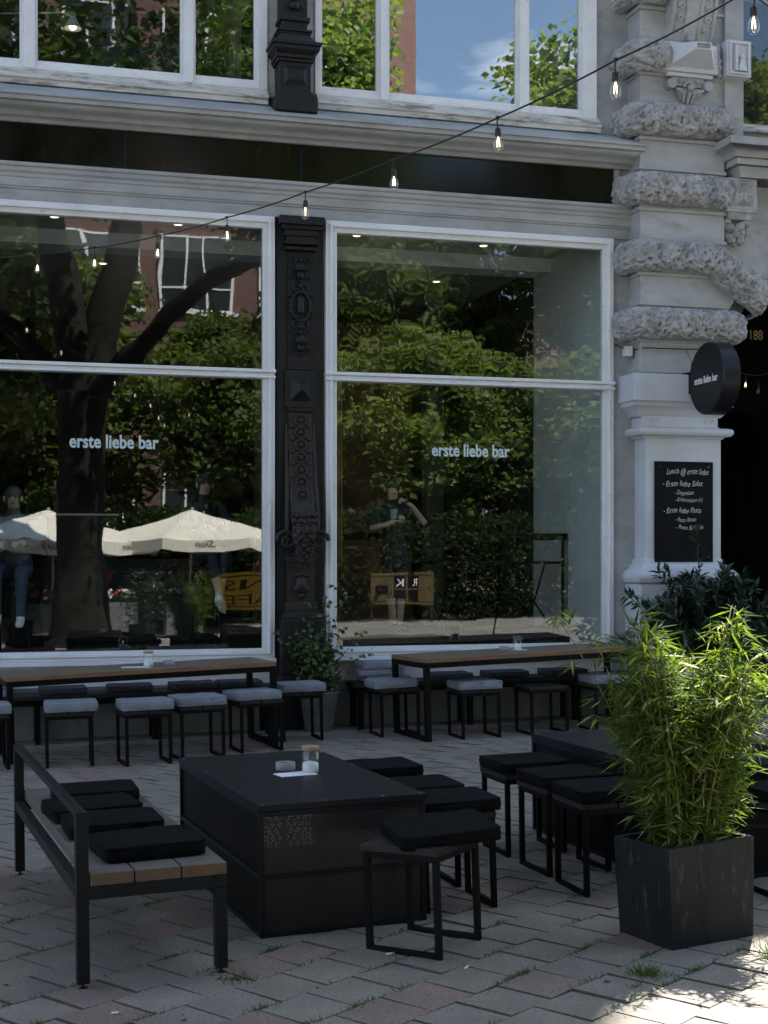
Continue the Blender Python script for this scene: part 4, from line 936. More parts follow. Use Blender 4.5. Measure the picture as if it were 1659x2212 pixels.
high = [
 (-3.10, 11.02, 20, 'grey cushioned stool cut off at the left edge of the picture', 1, 'grey cushion on the stool cut off at the left edge'),
 (-2.47, 11.17, 14, 'leftmost whole stool in front of the left wooden table', 1, 'grey cushion on the leftmost whole stool of the left wooden table'),
 (-1.89, 11.22, 22, 'second stool from the left in front of the left wooden table', 1, 'grey cushion on the second stool of the left wooden table'),
 (-1.51, 11.50, 24, 'third stool from the left in front of the left wooden table', 1, 'grey cushion on the third stool of the left wooden table'),
 (-1.07, 11.90, 22, 'right hand stool in front of the left wooden table', 1, 'grey cushion slipping off the right hand stool of the left wooden table'),
 (-.755, 12.55, 17, 'stool at the right end of the left wooden table, before the plant pot', 1, 'grey cushion on the stool before the concrete plant pot'),
 (.095, 12.78, 18, 'stool at the left end of the right wooden table', 1, 'crumpled grey cushion on the stool at the left end of the right wooden table'),
 (.80, 12.58, 18, 'stool with flat grey cushion in front of the right wooden table', 1, 'flat grey cushion on the stool in the middle of the right wooden table'),
 (1.42, 12.78, 18, 'bare stool without cushion in front of the right wooden table', 0, ''),
 (2.02, 12.98, 18, 'stool next to the bare one, half behind the bamboo', 1, 'grey cushion half hidden behind the left top of the bamboo'),
 (2.66, 13.22, 18, 'stool at the right end of the right wooden table behind the bamboo', 1, 'grey cushion seen between the bamboo tops below the laurel shrub'),
]
for k, (x, y, yw, lb, cu, cl) in enumerate(high):
    put(SG, k == 0, onground(x, y), R(yw), lb, 'stool', 'stools at the wooden tables', .02)
    if cu:
        dx = -.035 if k == 4 else (-.03 if k == 6 else random.uniform(-.012, .012))
        cushion(onground(x+dx, y+random.uniform(-.01, .01), .429), R(yw+random.uniform(-5, 5)+(6 if k == 4 else 0)), (.40), .385, .074, 30+k, M['cloth_grey'], cl, 'grey cushions on the stools', .02+(.02 if k == 6 else 0))

# ---- long wooden tables
def wood_table(loc, yaw, label, ln, roll):
    t = thing('wooden_table', label, 'table', loc, yaw, None, roll)
    h, w_ = .715, .78
    for i in range(4):
        m = MB(); y0 = i*w_/4; m.box(0, ln, y0+.0008, y0+w_/4-.0008, h-.036, h); m.m = [0, 0, 1, 1, 1, 1]; m.build('top_plank', [M['wood'], M['woodedge']], t, bevel=.0025, fixn=False)
    m = MB(); q = .05
    m.box(.0, ln, .004, .004+q, h-.082, h-.0365); m.box(.0, ln, w_-.004-q, w_-.004, h-.082, h-.0365)
    for x in (0, ln-q): m.box(x, x+q, .004+q, w_-.004-q, h-.0822, h-.0367)
    m.build('top_frame', M['black'], t, bevel=.003)
    for x in (0, ln-q):
        m = MB(); m.box(x, x+q, .004, .004+q, 0, h-.0823); m.box(x, x+q, w_-.004-q, w_-.004, 0, h-.0823); m.box(x, x+q, .004+q, w_-.004-q, .001, .04); m.build('leg_frame', M['black'], t, bevel=.003)
    return t
a = R(21.5); Lt = 2.22
nr = Vector((-.885, 12.01))
wood_table(onground(nr.x-Lt*math.cos(a), nr.y-Lt*math.sin(a), -.028), a, 'long wooden table with black steel frame below the left shop window', Lt, .031)
wood_table(onground(.372, 12.20), a, 'long wooden table with black steel frame below the right shop window', 2.25, .030)

# ---- wall benches with cushions
def wall_bench(s0, s1, label):
    t = thing('wall_bench', label, 'bench', Wd(s0, .44, G*(FP.x+s0)), FA, None, .012)
    ln = s1-s0
    for i in range(2):
        m = MB(); m.box(0, ln, i*.19+.003, i*.19+.187, .395, .435); m.build('seat_plank', M['woodgrey'] if 0 else M['wooddark'], t, bevel=.004)
    m = MB(); m.box(.02, ln-.02, .02, .06, .345, .3948); m.box(.02, ln-.02, .32, .36, .345, .3948); m.build('seat_frame', M['black'], t, bevel=.003)
    for k in range(4):
        x = .04+k*(ln-.13)/3; m = MB(); m.box(x, x+.05, .021, .359, .305, .3447); m.box(x, x+.05, .021, .071, 0, .3046); m.box(x, x+.05, .309, .359, 0, .3046); m.build('leg', M['black'], t, bevel=.003)
    return t
wall_bench(-3.9, -.72, 'dark wall bench running below the left shop window')
wall_bench(.02, 3.35, 'dark wall bench running below the right shop window')
for (s_, yw, mt, lb) in ((-2.60, 2, 'cloth_dark', 'charcoal cushion on the left wall bench near the left edge'), (-2.02, -3, 'cloth_dark', 'charcoal cushion in the middle of the left wall bench'), (-1.45, 4, 'cloth_dark', 'third charcoal cushion along the left wall bench'), (-1.03, -2, 'cloth_dark', 'charcoal cushion near the right end of the left wall bench'),
                         (.98, 2, 'cloth_dark', 'charcoal cushion on the right wall bench behind the table end'), (1.55, -2, 'cloth_dark', 'second charcoal cushion along the right wall bench'), (2.15, 3, 'cloth_dark', 'third charcoal cushion along the right wall bench')):
    p = Wd(s_, .245, .436+G*(FP.x+s_)); cushion(p, FA+R(yw), .40, .34, .055, int(s_*7) % 11, M[mt], lb, 'charcoal cushions on the wall benches')
for (s_, d_, z_, yw, lb) in ((.34, .27, .436, 3, 'lowest grey cushion of the pile at the left end of the right wall bench'), (.29, .26, .498, -4, 'second grey cushion of the pile at the left end of the right wall bench'), (.31, .25, .560, 2, 'topmost grey cushion of the pile at the left end of the right wall bench')):
    cushion(Wd(s_, d_, z_+G*(FP.x+s_)), FA+R(yw), .42, .37, .06, int(z_*100), M['cloth_grey'], lb, 'pile of grey cushions on the right wall bench')
for (s_, z_, lb) in ((-3.28, .436, 'lower grey cushion on the left wall bench at the left picture edge'), (-3.30, .50, 'upper grey cushion on the left wall bench at the left picture edge')):
    cushion(Wd(s_, .26, z_+G*(FP.x+s_)), FA, .42, .37, .06, int(z_*100)+3, M['cloth_grey'], lb, 'grey cushions at the left end')

# ---- the slatted bench with a low back rail
yb = R(110.7); t = thing('wooden_bench', 'wooden plank bench with black steel frame and low back rail at the left', 'bench', onground(-1.12, 5.31), yb, None, .012)
# local x runs away from the camera along the bench, local y to its left (the back rail side is y=0, seat extends to -y)
Lb, Db, hs = 2.12, .53, .385
q = .047
for (x, top) in ((0, .665), (Lb-q, .665)):
    m = MB(); m.box(x, x+q, -q/2, q/2, .022, top-.0005); m.build('leg', M['benchframe'], t, bevel=.003)
    m = MB(); m.box(x, x+q, -Db-q/2, -Db+q/2, .022, hs-.0505); m.build('leg', M['benchframe'], t, bevel=.003)
    for y in (0, -Db):
        m = MB(); m.lathe([(0, 0), (.016, 0), (.016, .006), (.006, .008), (.006, .022), (0, .022)], 12, (x+q/2, y, 0)); m.build('foot', M['rubber'], t, True)
m = MB(); m.box(q, Lb-q, -q/2+.004, q/2-.004, .6405, .6645); m.build('back_rail', M['benchframe'], t, bevel=.003)
m = MB()
for x in (0, Lb-q): m.box(x+.0006, x+q-.0006, -Db+q/2, -q/2, hs-.05, hs-.001)
m.box(0.0006, q-.0006, -Db-q/2+.0006, -Db+q/2-.0006, hs-.05, hs-.0012)
for y in (-.0, -Db): m.box(q, Lb-q, y-q/2+.002, y+q/2-.002, hs-.05, hs-.0012)
m.build('seat_frame', M['benchframe'], t, bevel=.003)
edges = [.0-q/2-.001, -.195, -.375, -.555]
for k in range(3):
    m = MB(); y1, y0 = edges[k]-.003, edges[k+1]+.003
    m.box(-.0, Lb, y0, y1, hs, hs+.047); m.m = [0]*len(m.f)
    m.m[5] = 1; m.m[3] = 1
    m.build('seat_plank', [M['woodgrey'], M['woodend']], t, bevel=.0035, fixn=False)
for k, (u_, v_, yw, lb) in enumerate(((.33, -.30, 3, 'nearest black cushion on the wooden bench'), (.83, -.25, -2, 'second black cushion on the wooden bench'), (1.25, -.23, 4, 'third black cushion on the wooden bench, tucked under the rail'), (1.68, -.31, -4, 'farthest black cushion on the wooden bench'))):
    x = -1.12+math.cos(yb)*u_-math.sin(yb)*v_; y = 5.31+math.sin(yb)*u_+math.cos(yb)*v_
    cushion(onground(x, y, hs+.048), yb-math.pi/2+R(yw), .40, .36, .062, 50+k, M['cloth_black'], lb, 'black cushions on the wooden bench', .02)

# ---- box tables of black perforated sheet
def box_table(loc, yaw, label, perf):
    t = thing('box_table', label, 'table', loc, yaw, None, .012)
    w_, l_, h = .757, 1.56, .563
    m = MB(); m.box(-.004, w_+.004, -.004, l_+.004, h-.028, h); m.build('tabletop', M['blacktop'], t, bevel=.002)
    q = .022; m = MB()
    for x in (0, w_-q):
        for y in (0, l_-q): m.box(x, x+q, y, y+q, 0, h-.0285)
    for z in (.0005, .245, h-.05):
        for y in (.0005, l_-q+.0005): m.box(q, w_-q, y, y+q-.001, z, z+q-.001)
        for x in (.0005, w_-q+.0005): m.box(x, x+q-.001, q, l_-q, z, z+q-.001)
    m.build('frame', M['blacktop'], t, bevel=.002)
    for y, n_ in ((.012, 'front_panel'), (l_-.0135, 'back_panel')):
        m = MB()
        if n_ == 'front_panel': m.box(q, w_-q, y, y+.0015, q, h-.03)
        else:                                         # two openings covered by coarse mesh
            m.box(q, .44, y, y+.0015, q, h-.03); m.box(.725, w_-q, y, y+.0015, q, h-.03); m.box(.44, .725, y, y+.0015, .27, h-.03); m.box(.44, .725, y, y+.0015, q, .05); m.box(.55, .58, y, y+.0015, .05, .27)
        m.build(n_, M['perf'] if n_ == 'front_panel' and perf else M['black'], t)
    if perf:
        for xa, xb in ((.44, .55), (.58, .725)):
            m = MB(); m.box(xa, xb, l_-.013, l_-.0115, .05, .27); m.build('mesh_insert', M['perfbig'], t)
    for x, n_ in ((.012, 'side_panel'), (w_-.0135, 'side_panel')):
        m = MB(); m.box(x, x+.0015, q, l_-q, q, h-.03); m.build(n_, M['black'], t)
    m = MB(); m.box(q, w_-q, q, l_-q, .004, .008); m.build('floor_panel', M['black'], t)
    for (x, y) in ((.02, .012), (w_-.02, .012), (.3, .012), (.56, .012), (.012, .5), (.012, 1.0), (.012, 1.5), (w_-.012, .45), (w_-.012, .95), (w_-.012, 1.45)):
        m = MB(); m.lathe([(0, h+.0022), (.0035, h+.0018), (.0045, h)], 8, (x, y, 0)); m.build('rivet', M['bolt'], t)
    return t
box_table(onground(-.520, 5.99), R(20.5), 'black box table of perforated sheet metal in the foreground centre', True)
box_table(onground(1.40, 6.83), R(20), 'second black box table half hidden behind the potted bamboo', False)

# ---- small things on the tables
def jar(loc, label, lid):
    t = thing('sugar_jar', label, 'jar', loc, 0, 'sugar jars on the tables')
    prof = []; m = MB(); n = 28
    for (r, z) in ((0, 0), (.040, 0), (.043, .006), (.043, .095), (.039, .102), (.0395, .108)): prof.append((r, z))
    m.lathe(prof, n, (0, 0, 0))
    for i, v in enumerate(m.v):
        an = math.atan2(v[1], v[0]); k = 1+.022*abs(math.sin(an*9)) if .01 < v[2] < .09 else 1
        m.v[i] = (v[0]*k, v[1]*k, v[2])
    m.build('glass', M['jarglass'], t, 'all')
    m = MB(); m.lathe([(0, .003), (.0385, .003), (.0385, .046), (.03, .05), (0, .058)], 20); m.build('sugar', M['sugar'], t, 'all')
    m = MB(); m.lathe([(0, .1085), (.041, .1085), (.0425, .112), (.0425, .126), (.040, .1285), (0, .1285)], 24); m.build('lid', M['cork' if lid else 'jarglass'], t, True)
    m = MB(); m.tube([(.041, 0, .10), (.055, .004, .098)], .003, 6); m.build('lid_clip', M['bolt'], t)
    return t
def ashtray(loc, label):
    t = thing('ashtray', label, 'ashtray', loc, 0, 'ashtrays on the tables')
    m = MB(); m.lathe([(0, 0), (.047, 0), (.049, .004), (.049, .034), (.047, .037), (.041, .037), (.039, .034), (.039, .010), (0, .010)], 28); m.build('bowl', M['ceramic'], t, True)
    m = MB(); m.lathe([(0, .0105), (.036, .0105), (.036, .012), (0, .014)], 16); m.build('ash', M['ash'], t)
    return t
def napkins(loc, yaw, label, w_=.19, d_=.11):
    o = thing('menu_card', label, 'paper', loc, yaw, 'papers on the tables')
    for k in range(2):
        m = MB(); m.box(-w_/2+.01*k, w_/2-.004*k, -d_/2+.006*k, d_/2+.003*k, .0006+.0016*k, .0014+.0016*k); p = m.build('sheet', M['paper'], o); p.rotation_euler = (0, 0, .05*k)
    return o
def on_table(bx, by, yaw, lx, ly, z, roll): return (bx+lx*math.cos(yaw)-ly*math.sin(yaw), by+lx*math.sin(yaw)+ly*math.cos(yaw), z+G*(bx)+roll*(lx*math.cos(yaw)-ly*math.sin(yaw)))
a1 = R(20.5); P1 = lambda x, y, z=.5635: on_table(-.520, 5.99, a1, x, y, z, .012)
jar(P1(.47, .79), 'clear glass sugar jar with wooden lid on the foreground box table', True)
ashtray(P1(.385, .93), 'pale grey round ashtray behind the papers on the foreground box table')
napkins(P1(.385, .76), R(28), 'white papers under the sugar jar on the foreground box table')
lt = (nr.x-Lt*math.cos(a), nr.y-Lt*math.sin(a)); P2 = lambda x, y: (lambda q: (q[0], q[1], q[2]-.027))(on_table(lt[0], lt[1], a, x, y, .7165, .031))
jar(P2(1.17, .30), 'glass sugar jar with white papers on the left wooden table', True); ashtray(P2(1.35, .33), 'grey ashtray right of the sugar jar on the left wooden table'); napkins(P2(1.06, .27), R(15), 'white papers lying left of the sugar jar on the left wooden table', .24, .13)
P3 = lambda x, y: on_table(.372, 12.20, a, x, y, .7165, .030)
jar(P3(1.09, .45), 'glass sugar jar without wooden lid on the right wooden table', False); ashtray(P3(.97, .47), 'grey ashtray left of the sugar jar on the right wooden table'); napkins(P3(1.09, .43), R(15), 'small white paper under the sugar jar on the right wooden table', .16, .09)

# ================================================================== PLANTS
# ---- bamboo in the slate planter
pyaw = R(29)
t = thing('planter_box', 'dark slate coloured square planter in the right foreground', 'planter', onground(1.272, 5.985, -.004), pyaw, None, .030)
m = MB(); a_, b_, h_, w_ = .225, .175, .418, .022
def ring(z, e): return [(-a_-e, -b_-e, z), (a_+e, -b_-e, z), (a_+e, b_+e, z), (-a_-e, b_+e, z)]
v = ring(0, -.006)+ring(h_, .004)+ring(h_, -w_)+ring(h_-.09, -w_); m.v = v
for k in range(4):
    j2 = (k+1) % 4; m.f += [(k, j2, 4+j2, 4+k), (4+k, 4+j2, 8+j2, 8+k), (8+k, 8+j2, 12+j2, 12+k)]
m.f += [(3, 2, 1, 0), (12, 13, 14, 15)]; m.m = [0]*12+[0, 1]
m.build('box', [M['planter'], M['soil']], t, bevel=.004)
bt = thing('bamboo', 'dense green bamboo with sunlit tops growing in the slate planter', 'bamboo', onground(1.272, 5.985, .32), 0)
cul = MB(); LP, LD, LL, LW, LM = [], [], [], [], []
def bleaf(p, d, ln, dry):
    LP.append(tuple(p)); LD.append(tuple(d)); LL.append(ln); LW.append(ln*random.uniform(.095, .14)); LM.append(1 if dry else 0)
rb = random.Random(5)
for c_ in range(90):
    rr, an = math.sqrt(rb.random()), rb.uniform(0, 6.283)
    bx, by = .135*rr*math.cos(an)-.01, .09*rr*math.sin(an)
    H_ = rb.uniform(.55, .90)
    lx, ly = math.cos(an)*rr*.21+rb.gauss(0, .04), math.sin(an)*rr*.15+rb.gauss(0, .05)
    # taller on the right and at the left shoulder, a dip between
    tipx = bx+lx
    H_ *= 1.03+.14*math.exp(-((tipx-.20)/.10)**2)+.10*math.exp(-((tipx+.15)/.07)**2)-.26*math.exp(-((tipx-.0)/.08)**2)
    if abs(tipx) > .28: H_ *= .85
    if c_ == 0: bx, by, lx, ly, H_ = -.14, .02, -.42, .05, 1.05
    if c_ == 1: bx, by, lx, ly, H_ = .14, .05, .36, -.02, .95
    if c_ == 2: bx, by, lx, ly, H_ = .08, .02, .14, .03, 1.06
    if c_ == 3: bx, by, lx, ly, H_ = -.10, .02, -.07, .03, 1.05
    pts_ = [Vector((bx+lx*(i/8)**1.7, by+ly*(i/8)**1.7, H_*i/8)) for i in range(9)]
    cul.tube(pts_, [.0048*(1-.6*i/8) for i in range(9)], 5)
    for nd in range(int(H_*28)):
        f_ = .06+.94*((nd+rb.random()*.8)/(H_*28))**.85
        if f_ > 1: break
        p = Vector((bx+lx*f_**1.7, by+ly*f_**1.7, H_*f_))
        aa = rb.uniform(0, 6.283); bl = rb.uniform(.05, .15)*(1.0 if f_ < .85 else .7)*(.28+.72*min(1, f_/.4))
        dr = Vector((math.cos(aa), math.sin(aa)*.85, rb.uniform(.15, .9))).normalized()
        q = p+dr*bl
        if rb.random() < .4: cul.tube([p, p+dr*bl*.6, q], [.0016, .0012, .0008], 4)
        for k in range(rb.randint(4, 6)):
            d_ = (dr*.8+Vector((rb.gauss(0, .55), rb.gauss(0, .55), rb.gauss(-.35, .45)))).normalized()
            bleaf(p+dr*bl*rb.uniform(.35, 1), d_, rb.uniform(.060, .118), rb.random() < .15)
cul.build('culms', M['culm'], bt, 'all', fixn=False)
n_ = len(LP); Un = rdirs(n_)*.7+np.array([0, 0, .8])
link('foliage', leaf_mesh('foliage', np.array(LP), np.array(LD), Un, np.array(LL), np.array(LW), [M['bamboo'], M['bamboodry']], np.array(LM), droop=.22, fold=.3, wpos=.35), bt)

# ---- laurel by the pillar
lp = Wd(3.42, .72, 0); lz = G*lp.x
t = thing('plant_pot', 'dark pot below the laurel shrub in front of the pillar', 'pot', (lp.x, lp.y, lz), 0)
m = MB(); m.lathe([(0, 0), (.17, 0), (.22, .46), (.235, .46), (.235, .50), (.21, .50), (.20, .45), (0, .45)], 28); m.build('pot', M['planter'], t, True)
t = thing('laurel_shrub', 'dark green glossy laurel shrub standing before the chalkboard pillar', 'shrub', (lp.x, lp.y, lz+.44), 0)
tw = MB(); LP, LD, LL = [], [], []
rl = random.Random(9)
for c_ in range(150):
    an = rl.uniform(0, 6.283); el = rl.uniform(.0, 1.35); ln = rl.uniform(.5, 1.0)
    if c_ < 3: an, el, ln = (1.7, 1.35, 1.32) if c_ == 0 else ((3.0, .62, 1.0) if c_ == 1 else (.1, .55, 1.0)), 0, 0
    if c_ < 3: an, el, ln = an
    dr = Vector((math.cos(an)*math.cos(el), math.sin(an)*math.cos(el)*.8, math.sin(el)))
    st = Vector((0, 0, .05+.25*rl.random())); pts_ = [st, st+dr*ln*.5+Vector((0, 0, .05)), st+dr*ln*.85+Vector((0, 0, .13*math.cos(el)))]
    tw.tube(pts_, [.008, .005, .003], 5)
    for nd in range(18):
        f_ = .3+.7*nd/17; p = pts_[0].lerp(pts_[1], f_*2) if f_ < .5 else pts_[1].lerp(pts_[2], f_*2-1)
        for k in range(2 if nd < 16 else 4):
            aa = rl.uniform(0, 6.283); s1 = dr.orthogonal().normalized(); s2 = dr.cross(s1)
            LP.append(tuple(p)); LD.append(tuple(dr*rl.uniform(.3, .9)+(s1*math.cos(aa)+s2*math.sin(aa))*.8)); LL.append(rl.uniform(.085, .14))
tw.build('stems', M['twig'], t, fixn=False)
LL = np.array(LL); link('foliage', leaf_mesh('foliage', np.array(LP), np.array(LD), rdirs(len(LP))*.5+np.array([0, -.2, .8]), LL, LL*.27, M['laurel'], droop=.12, fold=.25, wpos=.45), t)

# ---- small climber in a concrete pot below the iron pilaster
vx, vy = -.60, 13.12
t = thing('plant_pot', 'round grey concrete pot below the iron pilaster', 'pot', onground(vx, vy), 0)
m = MB(); m.lathe([(0, 0), (.125, 0), (.13, .01), (.178, .345), (.182, .355), (.178, .365), (.158, .365), (.150, .32), (0, .32)], 32); m.build('pot', M['concrete'], t, True)
t = thing('climbing_plant', 'small leaved green plant with wispy shoots in the grey concrete pot', 'plant', onground(vx, vy, .31), 0)
tw = MB(); LP, LD, LL = [], [], []; rv = random.Random(12)
for c_ in range(52):
    an = rv.uniform(0, 6.283); sp_ = rv.uniform(.05, .30); hh = rv.uniform(.18, .62)
    if c_ < 6: an, sp_, hh = [(.2, .42, .62), (2.9, .42, .60), (1.0, .15, 1.05), (.5, .28, .95), (.0, .5, .45), (2.2, .2, .9)][c_]
    e_ = Vector((math.cos(an)*sp_, math.sin(an)*sp_*.6+.02, hh)); s0_ = Vector((rv.gauss(0, .04), rv.gauss(0, .03), 0))
    pts_ = [s0_, s0_.lerp(e_, .4)+Vector((0, 0, hh*.12)), e_]
    tw.tube(pts_, [.004, .003, .0015], 4)
    for nd in range(int(18+hh*30)):
        f_ = .15+.85*rv.random(); p = pts_[0].lerp(pts_[1], f_*2) if f_ < .5 else pts_[1].lerp(pts_[2], f_*2-1)
        p = p+Vector((rv.gauss(0, .022), rv.gauss(0, .022), rv.gauss(0, .02)))
        LP.append(tuple(p)); LD.append((rv.gauss(0, 1), rv.gauss(0, 1), rv.gauss(-.1, .5))); LL.append(rv.uniform(.036, .062))
tw.build('stems', M['twig'], t, fixn=False)
LL = np.array(LL); link('foliage', leaf_mesh('foliage', np.array(LP), np.array(LD), rdirs(len(LP))*.6+np.array([0, -.3, .7]), LL, LL*.85, M['vine'], droop=.1, fold=.12, wpos=.5), t)
# low greenery inside the archway and a slim leaning pole
lp2 = Wd(4.55, .25, 0); t = thing('shrub', 'low shadowy shrub at the right edge beside the archway', 'shrub', (lp2.x, lp2.y, G*lp2.x), 0)
n_ = 420; LP = rng.normal(size=(n_, 3))*np.array([.20, .16, .22])+np.array([0, 0, .62]); LL = rng.uniform(.05, .11, n_)
link('foliage', leaf_mesh('foliage', LP, rdirs(n_), rdirs(n_)+np.array([0, 0, .6]), LL, LL*.3, M['laurel']), t)
m = MB(); m.tube([(0, 0, 0), (.02, 0, .45)], .02, 8); m.build('stem', M['twig'], t)
t = thing('pole', 'thin black pole leaning at the right edge behind the bamboo', 'pole', (2.80, 11.3, G*2.8), 0)
m = MB(); m.tube([(.0, 0, 0), (.20, .05, .98)], .011, 8); m.build('rod', M['black'], t, True)

# ================================================================== PEOPLE AND FURNISHING BEHIND THE GLASS
def pose_seated(): pass
# woman in black standing and sipping, behind the right window
z0 = .86
J = {'pelvis': (0, 0, .80, (.135, .10)), 'waist': (.0, .0, .95, (.105, .08)), 'chest': (-.01, -.01, 1.16, (.14, .10)), 'neckb': (-.02, -.03, 1.30, .055), 'neck': (-.03, -.05, 1.36, .045), 'head': (-.035, -.07, 1.45, (.073, .085)), 'crown': (-.035, -.06, 1.53, (.055, .065)),
     'shL': (-.17, -.02, 1.25, .055), 'elL': (-.29, -.08, 1.05, .038), 'wrL': (-.12, -.23, 1.10, .026), 'haL': (-.06, -.27, 1.14, (.034, .018)),
     'shR': (.15, -.02, 1.25, .055), 'elR': (.30, -.10, 1.09, .038), 'wrR': (.13, -.20, 1.27, .026), 'haR': (.06, -.23, 1.31, (.034, .018)),
     'hipL': (-.08, 0, .74, .088), 'knL': (-.05, -.04, .42, .055), 'anL': (.0, .02, .09, .035), 'toL': (.02, -.10, .045, (.036, .026)),
     'hipR': (.08, 0, .74, .088), 'knR': (.07, -.03, .42, .055), 'anR': (.06, .04, .09, .035), 'toR': (.10, -.08, .045, (.036, .026))}
E_ = [('pelvis', 'waist', 'shirtblack'), ('waist', 'chest', 'shirtblack'), ('chest', 'neckb', 'shirtblack'), ('neckb', 'neck', 'skin'), ('neck', 'head', 'skin'), ('head', 'crown', 'skin'),
      ('chest', 'shL', 'shirtblack'), ('shL', 'elL', 'shirtblack'), ('elL', 'wrL', 'skin'), ('wrL', 'haL', 'skin'), ('chest', 'shR', 'shirtblack'), ('shR', 'elR', 'shirtblack'), ('elR', 'wrR', 'skin'), ('wrR', 'haR', 'skin'),
      ('pelvis', 'hipL', 'shirtblack'), ('hipL', 'knL', 'shirtblack'), ('knL', 'anL', 'skin'), ('anL', 'toL', 'shirtblack'), ('pelvis', 'hipR', 'shirtblack'), ('hipR', 'knR', 'shirtblack'), ('knR', 'anR', 'skin'), ('anR', 'toR', 'shirtblack')]
wp = Wd(.66, -.50, .76)
figure('person', 'woman in black shirt with hair in a bun sipping behind the right shop window', wp, FA, {k: (v[0], v[1], v[2]+.06, v[3]) for k, v in J.items()}, E_, M, ('hairdark', 'bun'), None,
       [((-.05, -.28, 1.21), (.8, -.3, .3), (0, -.5, .8)), ((.05, -.24, 1.38), (-.8, -.2, .3), (0, -.5, .8))], head=(-.035, -.07, 1.515, (-.2, -1)))
c = Wd(.58, -.23, 1.97); m = MB(); m.lathe([(0, 0), (.028, 0), (.036, .09), (.033, .09), (.026, .006), (0, .006)], 16); o = m.build('coffee_cup', M['ceramic'], None, True); o.location = c; tag(o, 'pale cup held by the woman in the right shop window', 'cup')
# people sitting on high stools at the left window
def seated(hx=0, lean=0.):
    return {'pelvis': (0, .05, .02, (.14, .11)), 'waist': (0, .05+lean*.3, .2, (.12, .09)), 'chest': (0, .04+lean, .42, (.155, .11)), 'neckb': (0, .01+lean, .55, .06), 'neck': (0, -.02+lean, .60, .05), 'head': (0, -.06+lean, .69, (.076, .09)), 'crown': (0, -.05+lean, .775, (.058, .068)),
     'shL': (-.18, .03+lean, .50, .06), 'elL': (-.24, -.12+lean, .28, .042), 'wrL': (-.14, -.33, .26, .03), 'haL': (-.10, -.40, .27, (.036, .02)), 'shR': (.18, .03+lean, .50, .06), 'elR': (.24, -.12+lean, .28, .042), 'wrR': (.14, -.33, .26, .03), 'haR': (.10, -.40, .27, (.036, .02)),
     'hipL': (-.10, .0, .0, .095), 'knL': (-.12, -.42, .02, .068), 'anL': (-.10, -.40, -.36, .042), 'heL': (-.10, -.39, -.43, .042), 'toL': (-.10, -.52, -.46, (.044, .034)), 'hipR': (.10, .0, .0, .095), 'knR': (.12, -.42, .02, .068), 'anR': (.10, -.36, -.38, .042), 'heR': (.10, -.35, -.45, .042), 'toR': (.10, -.48, -.49, (.044, .034))}
def sedges(sh, arm, thigh, shin, foot):
    return [('pelvis', 'waist', sh), ('waist', 'chest', sh), ('chest', 'neckb', sh), ('neckb', 'neck', 'skin'), ('neck', 'head', 'skin'), ('head', 'crown', 'skin'), ('chest', 'shL', sh), ('shL', 'elL', sh), ('elL', 'wrL', arm), ('wrL', 'haL', 'skin'), ('chest', 'shR', sh), ('shR', 'elR', sh), ('elR', 'wrR', arm), ('wrR', 'haR', 'skin'),
      ('pelvis', 'hipL', thigh), ('hipL', 'knL', thigh), ('knL', 'anL', shin), ('anL', 'heL', foot), ('heL', 'toL', foot), ('pelvis', 'hipR', thigh), ('hipR', 'knR', thigh), ('knR', 'anR', shin), ('anR', 'heR', foot), ('heR', 'toR', foot)]
hd = [((-.09, -.42, .27), (.3, -.8, 0), (0, 0, 1)), ((.09, -.42, .27), (-.3, -.8, 0), (0, 0, 1))]
def int_stool(loc, h, label):
    t_ = thing('high_stool', label, 'stool', loc, FA, 'high stools inside')
    m = MB(); m.lathe([(0, h-.04), (.17, h-.04), (.18, h-.03), (.18, h-.01), (.16, h), (0, h)], 24); m.build('seat', M['wooddark'], t_, True)
    for k in range(4):
        an = R(45+90*k); m = MB(); m.tube([(.10*math.cos(an), .10*math.sin(an), h-.04), (.19*math.cos(an), .19*math.sin(an), 0)], .012, 6); m.build('leg', M['black'], t_)
figure('person', 'grey haired man in jeans and white sneakers reading at the left picture edge', Wd(-3.00, -.66, 1.46), FA+R(-8), seated(0, -.02), sedges('greyknit', 'greyknit', 'denim', 'denim', 'sneaker'), M, ('hairgrey', 'cap'), None, hd, head=(0, -.08, .69, (.1, -1)))
int_stool(Wd(-3.00, -.72, .72), .64, 'high stool under the reading man behind the left window')
np_ = Wd(-2.95, -.30, 1.76); m = MB()
for i in range(13):
    x_ = -.24+.04*i
    for j_ in range(5): m.v.append((x_, -.02*math.cos(x_*9)+.03*j_*.25, .07*j_+.015*math.sin(i*1.1+j_*.5)))
for i in range(12):
    for j_ in range(4): m.f.append((i*5+j_, (i+1)*5+j_, (i+1)*5+j_+1, i*5+j_+1)); m.m.append(0)
o = m.build('newspaper', M['news'], None, 'all'); sd = o.modifiers.new('s', 'SOLIDIFY'); sd.thickness = .003; o.location = np_; o.rotation_euler = (R(-35), 0, FA); tag(o, 'crumpled newspaper held by the man at the left edge', 'newspaper')
gj = seated(0, .12); gj.update({'knL': (-.05, -.42, .02, .072), 'mcL': (-.03, -.42, -.17, .058), 'anL': (.015, -.43, -.35, .038), 'heL': (.02, -.42, -.42, .045), 'toL': (-.02, -.53, -.50, (.046, .036)), 'knR': (.08, -.42, .02, .072), 'mcR': (.06, -.40, -.18, .058), 'anR': (.04, -.36, -.40, .038), 'heR': (.05, -.35, -.48, .045), 'toR': (.07, -.45, -.57, (.046, .036))})
ge = [e for e in sedges('shirtblack', 'shirtblack', 'navy', 'navy', 'sneaker') if not (e[0] in ('knL', 'knR', 'anL', 'anR'))]
